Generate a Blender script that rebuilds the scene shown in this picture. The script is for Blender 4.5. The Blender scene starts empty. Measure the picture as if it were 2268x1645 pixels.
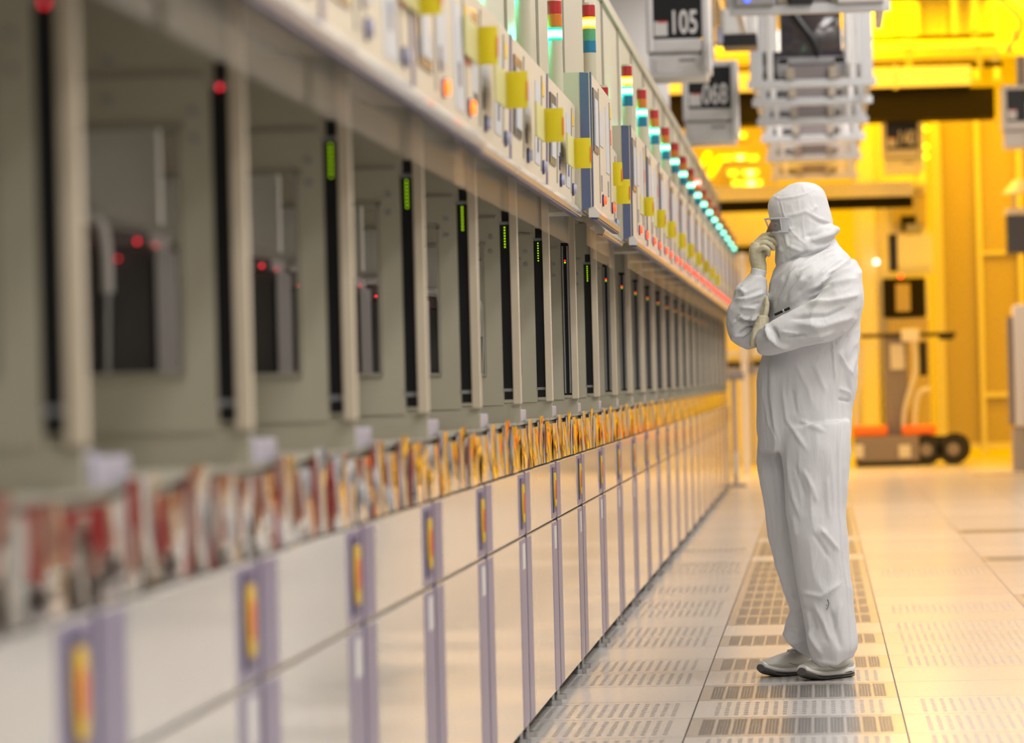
import bpy, bmesh, math, random
from mathutils import Vector, Matrix
import numpy as np
random.seed(7)
scn = bpy.context.scene
COL = scn.collection

# ------------------------------------------------------------------ camera
F = 8800.0
ROLL = 0.025
EYE = Vector((0, 0, 1.0))
psi = math.atan(679.8 / F); th = math.atan(26.5 / F)
fw = Vector((-math.sin(psi) * math.cos(th), math.cos(psi) * math.cos(th), math.sin(th)))
rt = Vector((math.cos(psi), math.sin(psi), 0))
up = rt.cross(fw).normalized()
RT = rt * math.cos(ROLL) - up * math.sin(ROLL)
UP = rt * math.sin(ROLL) + up * math.cos(ROLL)
cd = bpy.data.cameras.new('camera'); cam = bpy.data.objects.new('camera', cd); COL.objects.link(cam)
cam.matrix_world = Matrix(((RT.x, UP.x, -fw.x, EYE.x), (RT.y, UP.y, -fw.y, EYE.y), (RT.z, UP.z, -fw.z, EYE.z), (0, 0, 0, 1)))
cd.sensor_width = 36; cd.lens = 36 * F / 2268
cd.clip_end = 200
cd.dof.use_dof = True; cd.dof.focus_distance = 13.0; cd.dof.aperture_fstop = 4.0
scn.camera = cam

def ray(px, py):
    return (fw * F + RT * (px - 1134) - UP * (py - 822.5)).normalized()
def atY(px, py, Y):
    d = ray(px, py); return EYE + d * (Y / d.y)

# ------------------------------------------------------------------ colour management, world, lights
scn.view_settings.view_transform = 'Standard'; scn.view_settings.look = 'None'
scn.view_settings.exposure = 0.0; scn.view_settings.gamma = 1; scn.view_settings.use_curve_mapping = False
scn.cycles.use_denoising = True
scn.cycles.max_bounces = 8; scn.cycles.diffuse_bounces = 3; scn.cycles.glossy_bounces = 4
scn.cycles.transmission_bounces = 6; scn.cycles.transparent_max_bounces = 10
scn.cycles.caustics_reflective = False; scn.cycles.caustics_refractive = False
scn.cycles.sample_clamp_indirect = 4.0
w = bpy.data.worlds.new('world'); scn.world = w; w.use_nodes = True
w.node_tree.nodes['Background'].inputs[0].default_value = (1, .97, .93, 1)
w.node_tree.nodes['Background'].inputs[1].default_value = .26

def area(name, loc, sx, sy, power, color, rot=(0, 0, 0)):
    l = bpy.data.lights.new(name, 'AREA'); l.shape = 'RECTANGLE'; l.size = sx; l.size_y = sy
    l.energy = power; l.color = color
    o = bpy.data.objects.new(name, l); o.location = loc; o.rotation_euler = rot; COL.objects.link(o)
    return o
WHITE = (1, .955, .935)
AMBER = (1, .485, .0)
CEIL = 4.75
for i, y in enumerate((-1, 5, 11, 17, 23, 29)):
    area('overhead_light', (1.0, y, CEIL - .06), .5, 3.6, 82, WHITE)
    area('overhead_light', (2.2, y + 1, CEIL - .06), .5, 3.6, 82, WHITE)
area('overhead_light', (0.0, 35.0, CEIL - .06), 2.0, .8, 80, WHITE)
frame_fill = area('overhead_light', (0.0, 39.6, 5.8), 1.0, 4.0, 55, WHITE); frame_fill.data.spread = math.radians(75)  # white fill light added to lift the far storage frames out of the amber
for y in (44.5, 49):
    area('amber_lamp', (4.6, y, 5.6), .8, 2.4, 130, AMBER)
for y in (42.4, 44.8, 47.2, 49.6):
    area('amber_lamp', (-2.0, y, 5.6), 1.4, 2.2, 150, AMBER)
    area('amber_lamp', (0.6, y, 5.6), 1.4, 2.2, 150, AMBER)
    area('amber_lamp', (2.9, y, 5.6), 1.4, 2.2, 110, AMBER)

# ------------------------------------------------------------------ materials
MATS = {}
def mat(name, color, rough=.5, metal=0, emit=None, estr=0, coat=0, alpha=1, trans=0, ior=1.45, bump=None, bscale=50, spec=.5, vary=0):
    m = bpy.data.materials.new(name); m.use_nodes = True; nt = m.node_tree
    b = nt.nodes['Principled BSDF']
    b.inputs['Base Color'].default_value = (*color, 1); b.inputs['Roughness'].default_value = rough
    b.inputs['Metallic'].default_value = metal; b.inputs['IOR'].default_value = ior
    b.inputs['Specular IOR Level'].default_value = spec
    if coat: b.inputs['Coat Weight'].default_value = coat; b.inputs['Coat Roughness'].default_value = .06
    if trans: b.inputs['Transmission Weight'].default_value = trans
    if alpha < 1: b.inputs['Alpha'].default_value = alpha
    if emit: b.inputs['Emission Color'].default_value = (*emit, 1); b.inputs['Emission Strength'].default_value = estr
    tc = nt.nodes.new('ShaderNodeTexCoord')
    nz = nt.nodes.new('ShaderNodeTexNoise'); nz.inputs['Scale'].default_value = bscale; nz.inputs['Detail'].default_value = 4
    nt.links.new(tc.outputs['Object'], nz.inputs['Vector'])
    if bump:
        bp = nt.nodes.new('ShaderNodeBump'); bp.inputs['Strength'].default_value = bump; bp.inputs['Distance'].default_value = .002
        nt.links.new(nz.outputs['Fac'], bp.inputs['Height']); nt.links.new(bp.outputs[0], b.inputs['Normal'])
    v = vary or .03
    mx = nt.nodes.new('ShaderNodeMix'); mx.data_type = 'RGBA'
    mx.inputs[6].default_value = (*[c * (1 - v) for c in color], 1); mx.inputs[7].default_value = (*[min(1, c * (1 + v)) for c in color], 1)
    nt.links.new(nz.outputs['Fac'], mx.inputs[0]); nt.links.new(mx.outputs[2], b.inputs['Base Color'])
    MATS[name] = m
    return m
M = {}
M['beige'] = mat('beige_paint', (.49, .46, .35), .45)
M['beige_dark'] = mat('grey_beige_paint', (.36, .335, .265), .5)
M['cream'] = mat('cream_paint', (.66, .57, .43), .42)
M['panel'] = mat('glossy_cream_panel', (.66, .64, .60), .12, coat=.18, bump=.05, bscale=9)
M['lavender'] = mat('lavender_stripe', (.255, .225, .335), .30, spec=.35)
M['navy'] = mat('navy_paint', (.045, .045, .14), .3)
M['blue'] = mat('blue_bezel', (.085, .11, .21), .4)
M['black'] = mat('black_plastic', (.008, .008, .009), .35)
M['dark'] = mat('dark_grey_panel', (.045, .045, .055), .3, coat=.4)
M['steel'] = mat('brushed_steel', (.5, .5, .5), .3, metal=.9)
M['mirror'] = mat('polished_steel', (.86, .86, .86), .035, metal=1.0, vary=.01)
M['lilac'] = mat('lilac_plastic', (.42, .42, .52), .3)
M['white'] = mat('white_paint', (.74, .72, .70), .35)
M['screen'] = mat('pale_screen', (.56, .58, .62), .4)
M['yellow'] = mat('yellow_paper', (.75, .62, .02), .6)
M['yellow_pale'] = mat('pale_yellow_film', (.62, .58, .25), .4)
M['yellow_label'] = mat('yellow_label', (.85, .55, .01), .4)
M['red_label'] = mat('red_label', (.72, .06, .02), .4)
M['orange'] = mat('orange_paint', (.9, .18, .01), .45)
M['red_cart'] = mat('dark_red_paint', (.30, .008, .012), .3, coat=.3)
M['rubber'] = mat('black_rubber', (.015, .014, .013), .7)
M['glass'] = mat('clear_acrylic', (.45, .46, .47), .15, alpha=.12, spec=.2)
M['smoke'] = mat('smoked_plastic', (.035, .035, .05), .08, alpha=.93, coat=.6)
M['backwall'] = mat('back_wall_panel', (.46, .44, .40), .55)
M['loader'] = mat('charcoal_loader_paint', (.085, .08, .078), .45)
M['whitewall'] = mat('white_wall_panel', (.70, .68, .62), .5)
M['grey'] = mat('grey_paint', (.33, .33, .34), .4)
M['brown'] = mat('dark_brown_beam', (.009, .007, .005), .7, spec=.2)
M['amber_on'] = mat('amber_lamp_glow', (1, .7, .1), .4, emit=(1, .62, .01), estr=2.6)
M['pale_on'] = mat('pale_lamp_glow', (1, .8, .3), .4, emit=(1, .78, .22), estr=4.0)
M['red_on'] = mat('red_led_glow', (1, .05, .05), .4, emit=(1, .01, .04), estr=2.4)
M['orange_on'] = mat('orange_button_glow', (1, .2, .02), .4, emit=(1, .16, .01), estr=2.2)
M['redbtn_on'] = mat('red_button_glow', (1, .1, .02), .4, emit=(1, .06, .02), estr=2.0)
M['green_on'] = mat('green_led_glow', (.3, .8, .02), .4, emit=(.42, .75, .0), estr=1.3)
M['cyan_on'] = mat('cyan_led_glow', (.3, .9, .8), .4, emit=(.25, .95, .8), estr=4)
for nm, c in (('red', (.42, .012, .012)), ('amber', (.55, .16, .005)), ('green', (.08, .33, .16)), ('blue', (.0, .16, .30))):
    M['lens_' + nm] = mat(nm + '_lens', c, .25, coat=.4)

M['tan_panel'] = mat('tan_panel', (.40, .34, .27), .5)
M['pale_panel'] = mat('pale_panel', (.62, .60, .56), .5)
M['grey_warm'] = mat('warm_grey_paint', (.22, .19, .19), .5)
M['grey_mid'] = mat('mid_grey_plastic', (.34, .33, .34), .4)
M['steel_pale'] = mat('pale_anodised', (.58, .585, .59), .4, metal=.35)
M['red_on2'] = mat('red_indicator_glow', (1, .1, .02), .4, emit=(1, .04, .01), estr=6)
M['blue_on'] = mat('blue_lamp_glow', (.1, .1, 1), .4, emit=(.05, .1, 1), estr=3)
M['amber_dim'] = mat('amber_tube_glow', (1, .7, .1), .4, emit=(1, .55, .0), estr=1.3)

M['skin'] = mat('skin', (.24, .135, .09), .5)
M['eye_white'] = mat('eye_white', (.36, .30, .26), .3)
M['iris'] = mat('dark_iris', (.03, .018, .012), .3)
M['glove'] = mat('latex_glove', (.60, .54, .38), .45, bump=.25, bscale=120)
M['shoe'] = mat('off_white_leather', (.60, .585, .52), .5)
M['shoe_white'] = mat('white_sole', (.78, .77, .74), .4)
M['shoe_grey'] = mat('grey_stitching', (.30, .29, .26), .6)
M['outsole'] = mat('dark_grey_outsole', (.10, .092, .08), .6)
M['snap'] = mat('snap_button', (.55, .52, .48), .3)
M['frosted'] = mat('frosted_plastic', (.62, .62, .66), .25, alpha=.65)
M['goggle_lens'] = mat('goggle_lens', (.80, .84, .86), .03, alpha=.20, spec=1.0)
M['clear_plastic'] = mat('clear_plastic_rim', (.66, .66, .72), .06, alpha=.55, spec=1.0)
def cloth_mat():
    m = bpy.data.materials.new('cleanroom_cloth'); m.use_nodes = True; nt = m.node_tree; N = nt.nodes; L = nt.links; b = N['Principled BSDF']
    b.inputs['Base Color'].default_value = (.70, .695, .715, 1); b.inputs['Roughness'].default_value = .75; b.inputs['Specular IOR Level'].default_value = .25
    b.inputs['Sheen Weight'].default_value = .15
    b.inputs['Subsurface Weight'].default_value = 0
    tc = N.new('ShaderNodeTexCoord')
    mp = N.new('ShaderNodeMapping'); mp.inputs['Scale'].default_value = (1, 1, .4); L.new(tc.outputs['Object'], mp.inputs[0])
    nz = N.new('ShaderNodeTexNoise'); nz.inputs['Scale'].default_value = 26; nz.inputs['Detail'].default_value = 3; nz.inputs['Distortion'].default_value = 1.2
    L.new(mp.outputs[0], nz.inputs['Vector'])
    wv = N.new('ShaderNodeTexWave'); wv.inputs['Scale'].default_value = 90; wv.bands_direction = 'X'; L.new(tc.outputs['Object'], wv.inputs['Vector'])
    b1 = N.new('ShaderNodeBump'); b1.inputs['Strength'].default_value = .4; b1.inputs['Distance'].default_value = .006; L.new(nz.outputs['Fac'], b1.inputs['Height'])
    b2 = N.new('ShaderNodeBump'); b2.inputs['Strength'].default_value = .08; b2.inputs['Distance'].default_value = .001; L.new(wv.outputs['Fac'], b2.inputs['Height'])
    L.new(b1.outputs[0], b2.inputs['Normal']); L.new(b2.outputs[0], b.inputs['Normal'])
    return m
M['cloth'] = cloth_mat()
def lit_lens(name, col, white, s):
    m = mat(name, col, .3); nt = m.node_tree; b = nt.nodes['Principled BSDF']
    tc = nt.nodes.new('ShaderNodeTexCoord'); sp = nt.nodes.new('ShaderNodeSeparateXYZ')
    nt.links.new(tc.outputs['Generated'], sp.inputs[0])
    cr = nt.nodes.new('ShaderNodeValToRGB'); e = cr.color_ramp.elements
    e[0].position = .12; e[0].color = (*col, 1); e[1].position = .88; e[1].color = (*col, 1)
    a = e.new(.40); a.color = (*white, 1); a = e.new(.60); a.color = (*white, 1)
    nt.links.new(sp.outputs[2], cr.inputs[0]); nt.links.new(cr.outputs[0], b.inputs['Emission Color'])
    b.inputs['Emission Strength'].default_value = s
    return m
M['lit_green'] = lit_lens('lit_green_lens', (.0, .15, .075), (.25, .8, .55), 5.5)
M['lit_amber'] = lit_lens('lit_amber_lens', (.95, .25, .0), (1, .75, .3), 2.2)
M['lit_red'] = lit_lens('lit_red_lens', (1, .03, .05), (1, .7, .5), 2.6)

# ------------------------------------------------------------------ mesh helpers
def nb(): return bmesh.new()
def bx(bm, x0, x1, y0, y1, z0, z1, bev=0):
    vs = [bm.verts.new((x, y, z)) for x in (x0, x1) for y in (y0, y1) for z in (z0, z1)]
    f = [(0, 1, 3, 2), (4, 6, 7, 5), (0, 4, 5, 1), (2, 3, 7, 6), (0, 2, 6, 4), (1, 5, 7, 3)]
    fs = [bm.faces.new([vs[i] for i in q]) for q in f]
    if bev:
        ed = list({e for q in fs for e in q.edges})
        bmesh.ops.bevel(bm, geom=ed, offset=bev, segments=2, profile=.6, affect='EDGES')
    return bm
def cyl(bm, p0, p1, r0, r1=None, n=20):
    r1 = r0 if r1 is None else r1
    p0, p1 = Vector(p0), Vector(p1); d = (p1 - p0); L = d.length
    q = d.to_track_quat('Z', 'Y').to_matrix().to_4x4()
    bmesh.ops.create_cone(bm, cap_ends=True, segments=n, radius1=r0, radius2=r1, depth=L, matrix=Matrix.Translation((p0 + p1) / 2) @ q)
    return bm
def ball(bm, c, r, n=12):
    bmesh.ops.create_uvsphere(bm, u_segments=n, v_segments=n // 2 + 2, radius=r, matrix=Matrix.Translation(c)); return bm
def prof(bm, pts, y0, y1):
    a = [bm.verts.new((x, y0, z)) for x, z in pts]; b = [bm.verts.new((x, y1, z)) for x, z in pts]
    n = len(pts)
    for i in range(n): bm.faces.new((a[i], a[(i + 1) % n], b[(i + 1) % n], b[i]))
    bm.faces.new(a[::-1]); bm.faces.new(b)
    return bm
def profx(bm, pts, x0, x1):   # pts (y,z) extruded in x
    a = [bm.verts.new((x0, y, z)) for y, z in pts]; b = [bm.verts.new((x1, y, z)) for y, z in pts]
    n = len(pts)
    for i in range(n): bm.faces.new((a[i], a[(i + 1) % n], b[(i + 1) % n], b[i]))
    bm.faces.new(a[::-1]); bm.faces.new(b)
    return bm
def tube(bm, pts, r, n=10):
    pts = [Vector(p) for p in pts]; rings = []
    rr = r if isinstance(r, (list, tuple)) else [r] * len(pts)
    for i, p in enumerate(pts):
        d = (pts[min(i + 1, len(pts) - 1)] - pts[max(i - 1, 0)]).normalized()
        s = d.cross(Vector((0, 1, .01))); s = s.normalized() if s.length > 1e-3 else Vector((1, 0, 0))
        t = d.cross(s).normalized()
        rings.append([bm.verts.new(p + (s * math.cos(a) + t * math.sin(a)) * rr[i]) for a in [2 * math.pi * k / n for k in range(n)]])
    for a, b in zip(rings, rings[1:]):
        for k in range(n): bm.faces.new((a[k], a[(k + 1) % n], b[(k + 1) % n], b[k]))
    bm.faces.new(rings[0][::-1]); bm.faces.new(rings[-1])
    return bm
def spline(pts, k=6):
    out = []; P = [Vector(p) for p in pts]; P = [P[0]] + P + [P[-1]]
    for i in range(1, len(P) - 2):
        a, b, c, d = P[i - 1:i + 3]
        for j in range(k):
            t = j / k
            out.append(.5 * ((2 * b) + (c - a) * t + (2 * a - 5 * b + 4 * c - d) * t * t + (3 * b - a - 3 * c + d) * t ** 3))
    out.append(P[-2]); return out
def obj(name, bm, m, parent=None, smooth=False, loc=None):
    bmesh.ops.recalc_face_normals(bm, faces=bm.faces)
    me = bpy.data.meshes.new(name); bm.to_mesh(me); bm.free()
    me.materials.append(m if not isinstance(m, str) else M[m])
    if smooth:
        me.shade_smooth()
        me.set_sharp_from_angle(angle=math.radians(42))
    o = bpy.data.objects.new(name, me); COL.objects.link(o)
    if parent: o.parent = parent
    if loc: o.location = loc
    return o
def thing(name, label, cat, loc=(0, 0, 0), group=None, rz=0):
    o = bpy.data.objects.new(name, None); COL.objects.link(o); o.location = loc; o.rotation_euler = (0, 0, rz)
    o.empty_display_size = .1
    return tag(o, label, cat, group)
def tag(o, label, cat, group=None, kind=None):
    o['label'] = label; o['category'] = cat
    if group: o['group'] = group
    if kind: o['kind'] = kind
    return o
def struct(name, bm, m, smooth=False):
    o = obj(name, bm, m, smooth=smooth); o['kind'] = 'structure'; return o
def copy_tree(o, parent=None):
    c = o.copy(); COL.objects.link(c); c.parent = parent
    for ch in list(o.children): copy_tree(ch, c)
    return c
def text(name, s, size, m, parent, M4, ext=.002):
    cu = bpy.data.curves.new(name, 'FONT'); cu.body = s; cu.size = size; cu.extrude = ext; cu.offset = size * .02
    cu.align_x = 'CENTER'; cu.align_y = 'CENTER'; cu.materials.append(M[m])
    o = bpy.data.objects.new(name, cu); COL.objects.link(o)
    dg = bpy.context.evaluated_depsgraph_get(); me = bpy.data.meshes.new_from_object(o.evaluated_get(dg))
    bpy.data.objects.remove(o)
    me.materials.clear(); me.materials.append(M[m])
    o = bpy.data.objects.new(name, me); COL.objects.link(o); o.parent = parent; o.matrix_local = M4
    return o

#@SETTING
# ------------------------------------------------------------------ floor
T = .62; X0 = -.40; Y0 = 11.11
def floor_mat(name, base, kind):
    m = bpy.data.materials.new(name); m.use_nodes = True; nt = m.node_tree; N = nt.nodes; L = nt.links
    b = N['Principled BSDF']
    tc = N.new('ShaderNodeTexCoord'); sp = N.new('ShaderNodeSeparateXYZ'); L.new(tc.outputs['Object'], sp.inputs[0])
    def mth(op, a, c=None, d=None):
        n = N.new('ShaderNodeMath'); n.operation = op
        for i, v in enumerate((a, c, d)):
            if v is None: continue
            if isinstance(v, (int, float)): n.inputs[i].default_value = v
            else: L.new(v, n.inputs[i])
        return n.outputs[0]
    u = mth('DIVIDE', mth('SUBTRACT', sp.outputs[0], X0), T); v = mth('DIVIDE', mth('SUBTRACT', sp.outputs[1], Y0), T)
    fu = mth('FLOORED_MODULO', u, 1.0); fv = mth('FLOORED_MODULO', v, 1.0)
    def inside(f, lo, hi): return mth('MULTIPLY', mth('GREATER_THAN', f, lo), mth('LESS_THAN', f, hi))
    joint = mth('SUBTRACT', 1.0, mth('MULTIPLY', inside(fu, .004, .996), inside(fv, .006, .994)))
    cell = N.new('ShaderNodeCombineXYZ'); L.new(mth('FLOOR', u), cell.inputs[0]); L.new(mth('FLOOR', v), cell.inputs[1])
    wn = N.new('ShaderNodeTexWhiteNoise'); L.new(cell.outputs[0], wn.inputs['Vector'])
    nz = N.new('ShaderNodeTexNoise'); nz.inputs['Scale'].default_value = 60; nz.inputs['Detail'].default_value = 5
    L.new(tc.outputs['Object'], nz.inputs['Vector'])
    val = mth('ADD', mth('ADD', .93, mth('MULTIPLY', wn.outputs[0], .09)), mth('MULTIPLY', mth('SUBTRACT', nz.outputs[0], .5), .03))
    hole = None
    if kind == 'grate':
        cu_ = mth('MULTIPLY', mth('SUBTRACT', fu, .05), 12 / .90); cv = mth('MULTIPLY', mth('SUBTRACT', fv, .09), 22 / .82)
        col = mth('FLOORED_MODULO', cu_, 1.0)
        inn = mth('MULTIPLY', inside(fu, .05, .95), inside(fv, .09, .91))
        sub = mth('FLOORED_MODULO', mth('MULTIPLY', mth('SUBTRACT', col, .1), 5.0), 1.0)
        stag = mth('MULTIPLY', mth('GREATER_THAN', mth('FLOORED_MODULO', mth('MULTIPLY', mth('SUBTRACT', col, .1), 2.5), 1.0), .5), .5)
        row = mth('FLOORED_MODULO', mth('ADD', cv, stag), 1.0)
        h1 = mth('MULTIPLY', inside(sub, .04, .92), inside(row, .12, .80))
        hole = mth('MULTIPLY', mth('MULTIPLY', inn, inside(col, .07, .93)), h1)
    elif kind in ('perf', 'perf2'):
        lo = .02 if kind == 'perf' else .09
        cu_ = mth('MULTIPLY', mth('SUBTRACT', fu, lo), 18 / (.93 - lo)); cv = mth('MULTIPLY', mth('SUBTRACT', fv, .10), 7 / .80)
        inn = mth('MULTIPLY', inside(fu, lo, .93), inside(fv, .10, .90))
        hole = mth('MULTIPLY', mth('MULTIPLY', inn, inside(mth('FLOORED_MODULO', cu_, 1.0), .28, .72)), inside(mth('FLOORED_MODULO', cv, 1.0), .15, .85))
    dark = joint if hole is None else mth('MAXIMUM', joint, hole if kind == 'grate' else mth('MULTIPLY', hole, .62))
    mx = N.new('ShaderNodeMix'); mx.data_type = 'RGBA'
    vm = N.new('ShaderNodeVectorMath'); vm.operation = 'SCALE'; vm.inputs[0].default_value = base; L.new(val, vm.inputs['Scale'])
    L.new(vm.outputs[0], mx.inputs[6]); mx.inputs[7].default_value = (.035, .034, .033, 1); L.new(dark, mx.inputs[0])
    L.new(mx.outputs[2], b.inputs['Base Color'])
    b.inputs['Specular IOR Level'].default_value = .24
    L.new(mth('ADD', mth('ADD', .17, mth('MULTIPLY', nz.outputs[0], .08)), mth('MULTIPLY', dark, .3)), b.inputs['Roughness'])
    if kind == 'grate': b.inputs['Metallic'].default_value = .15
    return m
FM = [floor_mat('plain_floor_tile', (.60, .575, .545), 'plain'), floor_mat('perforated_floor_tile', (.60, .575, .545), 'perf'),
      floor_mat('perforated_floor_tile_offset', (.60, .575, .545), 'perf2'), floor_mat('slotted_metal_grate', (.46, .43, .39), 'grate')]
bm = nb()
grate_rows = {0, 2, 4, 6} | set(range(8, 17)) | {18, 19, 20} | set(range(22, 31))
def kind_at(i, k):
    if i == 0:
        if k in grate_rows: return 3
        if k in (-1, 1, 3, -3): return 2
        return 3 if k < -3 and k % 2 == 0 else 0
    if i == -1: return 1 if k in (-4, -3, -1, 0, 1, 3, 4, 6, 7, 9, 10, 12, 15, 16, 19) else 0
    if i == 1: return 2 if k in (-3, -1, 0, 1, 4, 5, 6, 7, 9, 14) else 0
    if i == 2: return 3 if k in (9, 10, 16, 22) else 0
    return 3 if (i * 7 + k * 5) % 17 == 3 and k > 15 else 0
for i in range(-6, 14):
    for k in range(-24, 70):
        x, y = X0 + i * T, Y0 + k * T
        f = bm.faces.new([bm.verts.new(p) for p in ((x, y, 0), (x + T, y, 0), (x + T, y + T, 0), (x, y + T, 0))])
        f.material_index = kind_at(i, k)
bmesh.ops.remove_doubles(bm, verts=bm.verts, dist=.001)
fl = struct('floor', bm, FM[0])
for m_ in FM[1:]: fl.data.materials.append(m_)

# ------------------------------------------------------------------ shell
c_ = nb(); bx(c_, -4, 2.75, -4, 36, CEIL, CEIL + .1); struct('ceiling', c_, 'whitewall')
c_ = nb(); bx(c_, -6, 8, 36, 54, 5.9, 6.0); bx(c_, -6, 2.75, 35.9, 36, CEIL, 6.0); bx(c_, 2.65, 2.75, 36, 41, CEIL, 5.9); struct('ceiling', c_, 'whitewall')
c_ = nb()
bx(c_, 2.65, 2.75, -4, 41, 0, CEIL); struct('wall_right', c_, 'whitewall')
c_ = nb(); bx(c_, -6, 8, 52, 52.1, 0, 6); struct('wall_back', c_, 'backwall')

P = 1.322
XW = -.83
def Yn(n): return 5.80 + P * n
NMIN, NMAX = -2, 23

# upper wall behind the consoles, one panel wall with joints and a perforated stretch
def mesh_wall_mat():
    m = mat('perforated_wall_sheet', (.52, .50, .42), .4); nt = m.node_tree; N = nt.nodes; L = nt.links; b = N['Principled BSDF']
    tc = N.new('ShaderNodeTexCoord'); mp = N.new('ShaderNodeMapping'); mp.inputs['Rotation'].default_value = (math.radians(45), 0, 0)
    L.new(tc.outputs['Object'], mp.inputs[0]); ck = N.new('ShaderNodeTexChecker'); ck.inputs['Scale'].default_value = 60
    L.new(mp.outputs[0], ck.inputs[0]); ck.inputs[1].default_value = (.56, .54, .45, 1); ck.inputs[2].default_value = (.14, .135, .11, 1)
    L.new(ck.outputs[0], b.inputs['Base Color']); return m
bm = nb(); bx(bm, -1.10, -.88, 2.5, 36, 1.9, 2.64)
wl = struct('wall_left', bm, 'beige')
bm = nb(); bx(bm, -.8795, -.872, 4.0, 10.35, 1.95, 2.6); o = obj('mesh_screen', bm, mesh_wall_mat(), wl)
bm = nb()
for y in [Yn(n) + .35 for n in range(4, NMAX + 1)]:
    bx(bm, -.8795, -.872, y, y + .018, 1.9, 2.64)
obj('panel_joint', bm, 'beige_dark', wl)
bm = nb()
bx(bm, -.88, -.865, 10.35, 36, 2.60, 2.645)
obj('top_rail', bm, 'beige', wl)

#@TOOLS
# ------------------------------------------------------------------ tool bays
def console_bits(root, kind, cx_top, cx_bot, zb, zt, lit):
    """kind A / B / C ; face runs from (cx_bot,zb+.06) to (cx_top,zt)"""
    y0, y1 = .004, P - .004
    lipz = zb + .045
    bm = prof(nb(), [(-.2, zb + .12), (-.01, zb + .10), (cx_bot - .03, zb + .032), (cx_bot, lipz), (cx_top, zt), (-.2, zt)], y0, y1)
    con = obj('console', bm, 'cream' if kind != 'B' else 'cream', root)
    bm = prof(nb(), [(cx_bot - .012, zb + .012), (cx_bot + .018, zb + .010), (cx_bot + .024, zb + .022), (cx_bot + .003, lipz + .004), (cx_bot - .012, lipz)], y0 + .002, y1 - .002)
    obj('lip', bm, 'panel', con)
    bm = prof(nb(), [(cx_bot - .004, zb + .006), (cx_bot + .016, zb + .004), (cx_bot + .016, zb + .009), (cx_bot - .004, zb + .012)], y0 + .002, y1 - .002)
    obj('gasket', bm, 'navy', con)
    def fx(z): return cx_bot + (cx_top - cx_bot) * (z - lipz) / (zt - lipz)
    def plate(name, m, ya, yb, za, zb_, t=.003, par=None, base=0):
        ya, yb = (ya, yb) if ya == y0 else (ya - .05, yb - .05)
        pts = [(fx(za) + base - .001, za), (fx(za) + base + t, za), (fx(zb_) + base + t, zb_), (fx(zb_) + base - .001, zb_)]
        return obj(name, prof(nb(), pts, ya, yb), m, par or con)
    plate('seam_strip', 'lavender' if kind != 'B' else 'blue', y0, y0 + .035, lipz, zt, .004)
    d = plate('display', 'dark', .17, .42, zt - .24, zt - .04, .004)
    plate('screen', 'screen', .21, .38, zt - .22, zt - .07, .003, d, .004)
    plate('label_plate', 'screen', .56, .76, zt - .20, zt - .09, .002)
    plate('text_plate', 'grey' if kind == 'C' else 'screen', .92, 1.12, zt - .27, zt - .05, .002)
    plate('trim_frame', 'beige_dark', .50, .515, lipz + .03, zt - .02, .003)
    plate('trim_frame', 'beige_dark', 1.16, 1.172, lipz + .03, zt - .02, .003)
    plate('caution_sticker', 'yellow_label', 1.20, 1.28, zt - .07, zt - .035, .002)
    plate('red_tag', 'red_label', 1.20, 1.27, zt - .16, zt - .11, .002)
    for ya in (.60, 1.0):
        plate('vent_slot', 'navy' if kind != 'B' else 'grey', ya, ya + .05, lipz + .075, lipz + .125, .003)
    for ya in (.60, 1.18):
        z = lipz + .045
        bm = nb(); cyl(bm, (fx(z) - .004, ya, z), (fx(z) + .006, ya, z), .020, n=20)
        h = obj('button', bm, 'navy', con, True)
        bm = nb(); cyl(bm, (fx(z) + .004, ya, z), (fx(z) + .015, ya, z), .016, .014, n=20)
        obj('button_cap', bm, (('orange_on' if kind == 'A' else 'redbtn_on') if lit else 'lilac'), h, True)
    # clear visor under the console
    bm = nb(); bx(bm, cx_bot - .022, cx_bot - .018, y0 + .03, y1 - .03, zb - .075, zb + .035)
    obj('visor', bm, 'glass', root)
    if kind == 'B':
        bm = prof(nb(), [(cx_bot - .032, zb + .03), (cx_bot - .004, lipz), (cx_top - .004, zt - .002), (cx_top - .032, zt)], y0 - .003, y0 + .021)
        obj('bezel', bm, 'blue', root)
        bm = nb(); bx(bm, -.2, cx_bot - .034, y0 - .002, y0 + .3, zb + .03, zt + .0); obj('housing_end', bm, 'beige', root)
    if kind == 'C':
        pass
    return con

def tower_part(root, x, y, zbase, ztop, spec):
    """spec: list of (colour, lit) from the top"""
    n = len(spec); h = .040; r = .0215
    bm = nb(); cyl(bm, (x, y, zbase), (x, y, ztop - n * h - .008), r * .98, n=24)
    t = obj('signal_tower', bm, 'beige', root, True)
    bm = nb(); cyl(bm, (x, y, ztop - .008), (x, y, ztop), r, r * .9, n=24); obj('cap', bm, 'beige', t, True)
    for i, (c, lit) in enumerate(spec):
        z1 = ztop - .008 - i * h; bm = nb()
        pts = []
        k = 8
        for j in range(k):
            za = z1 - h * j / k; zb = z1 - h * (j + .5) / k
            pts += [(r * 1.0, za), (r * 1.045, zb)]
        pts.append((r, z1 - h))
        rings = [[bm.verts.new((x + q * math.cos(a), y + q * math.sin(a), z)) for a in [2 * math.pi * s / 24 for s in range(24)]] for q, z in pts]
        for a, b in zip(rings, rings[1:]):
            for s in range(24): bm.faces.new((a[s], a[(s + 1) % 24], b[(s + 1) % 24], b[s]))
        bm.faces.new(rings[0]); bm.faces.new(rings[-1][::-1])
        obj(c + '_lens', bm, ('lit_' if lit else 'lens_') + c, t, True)
    return t

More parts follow.
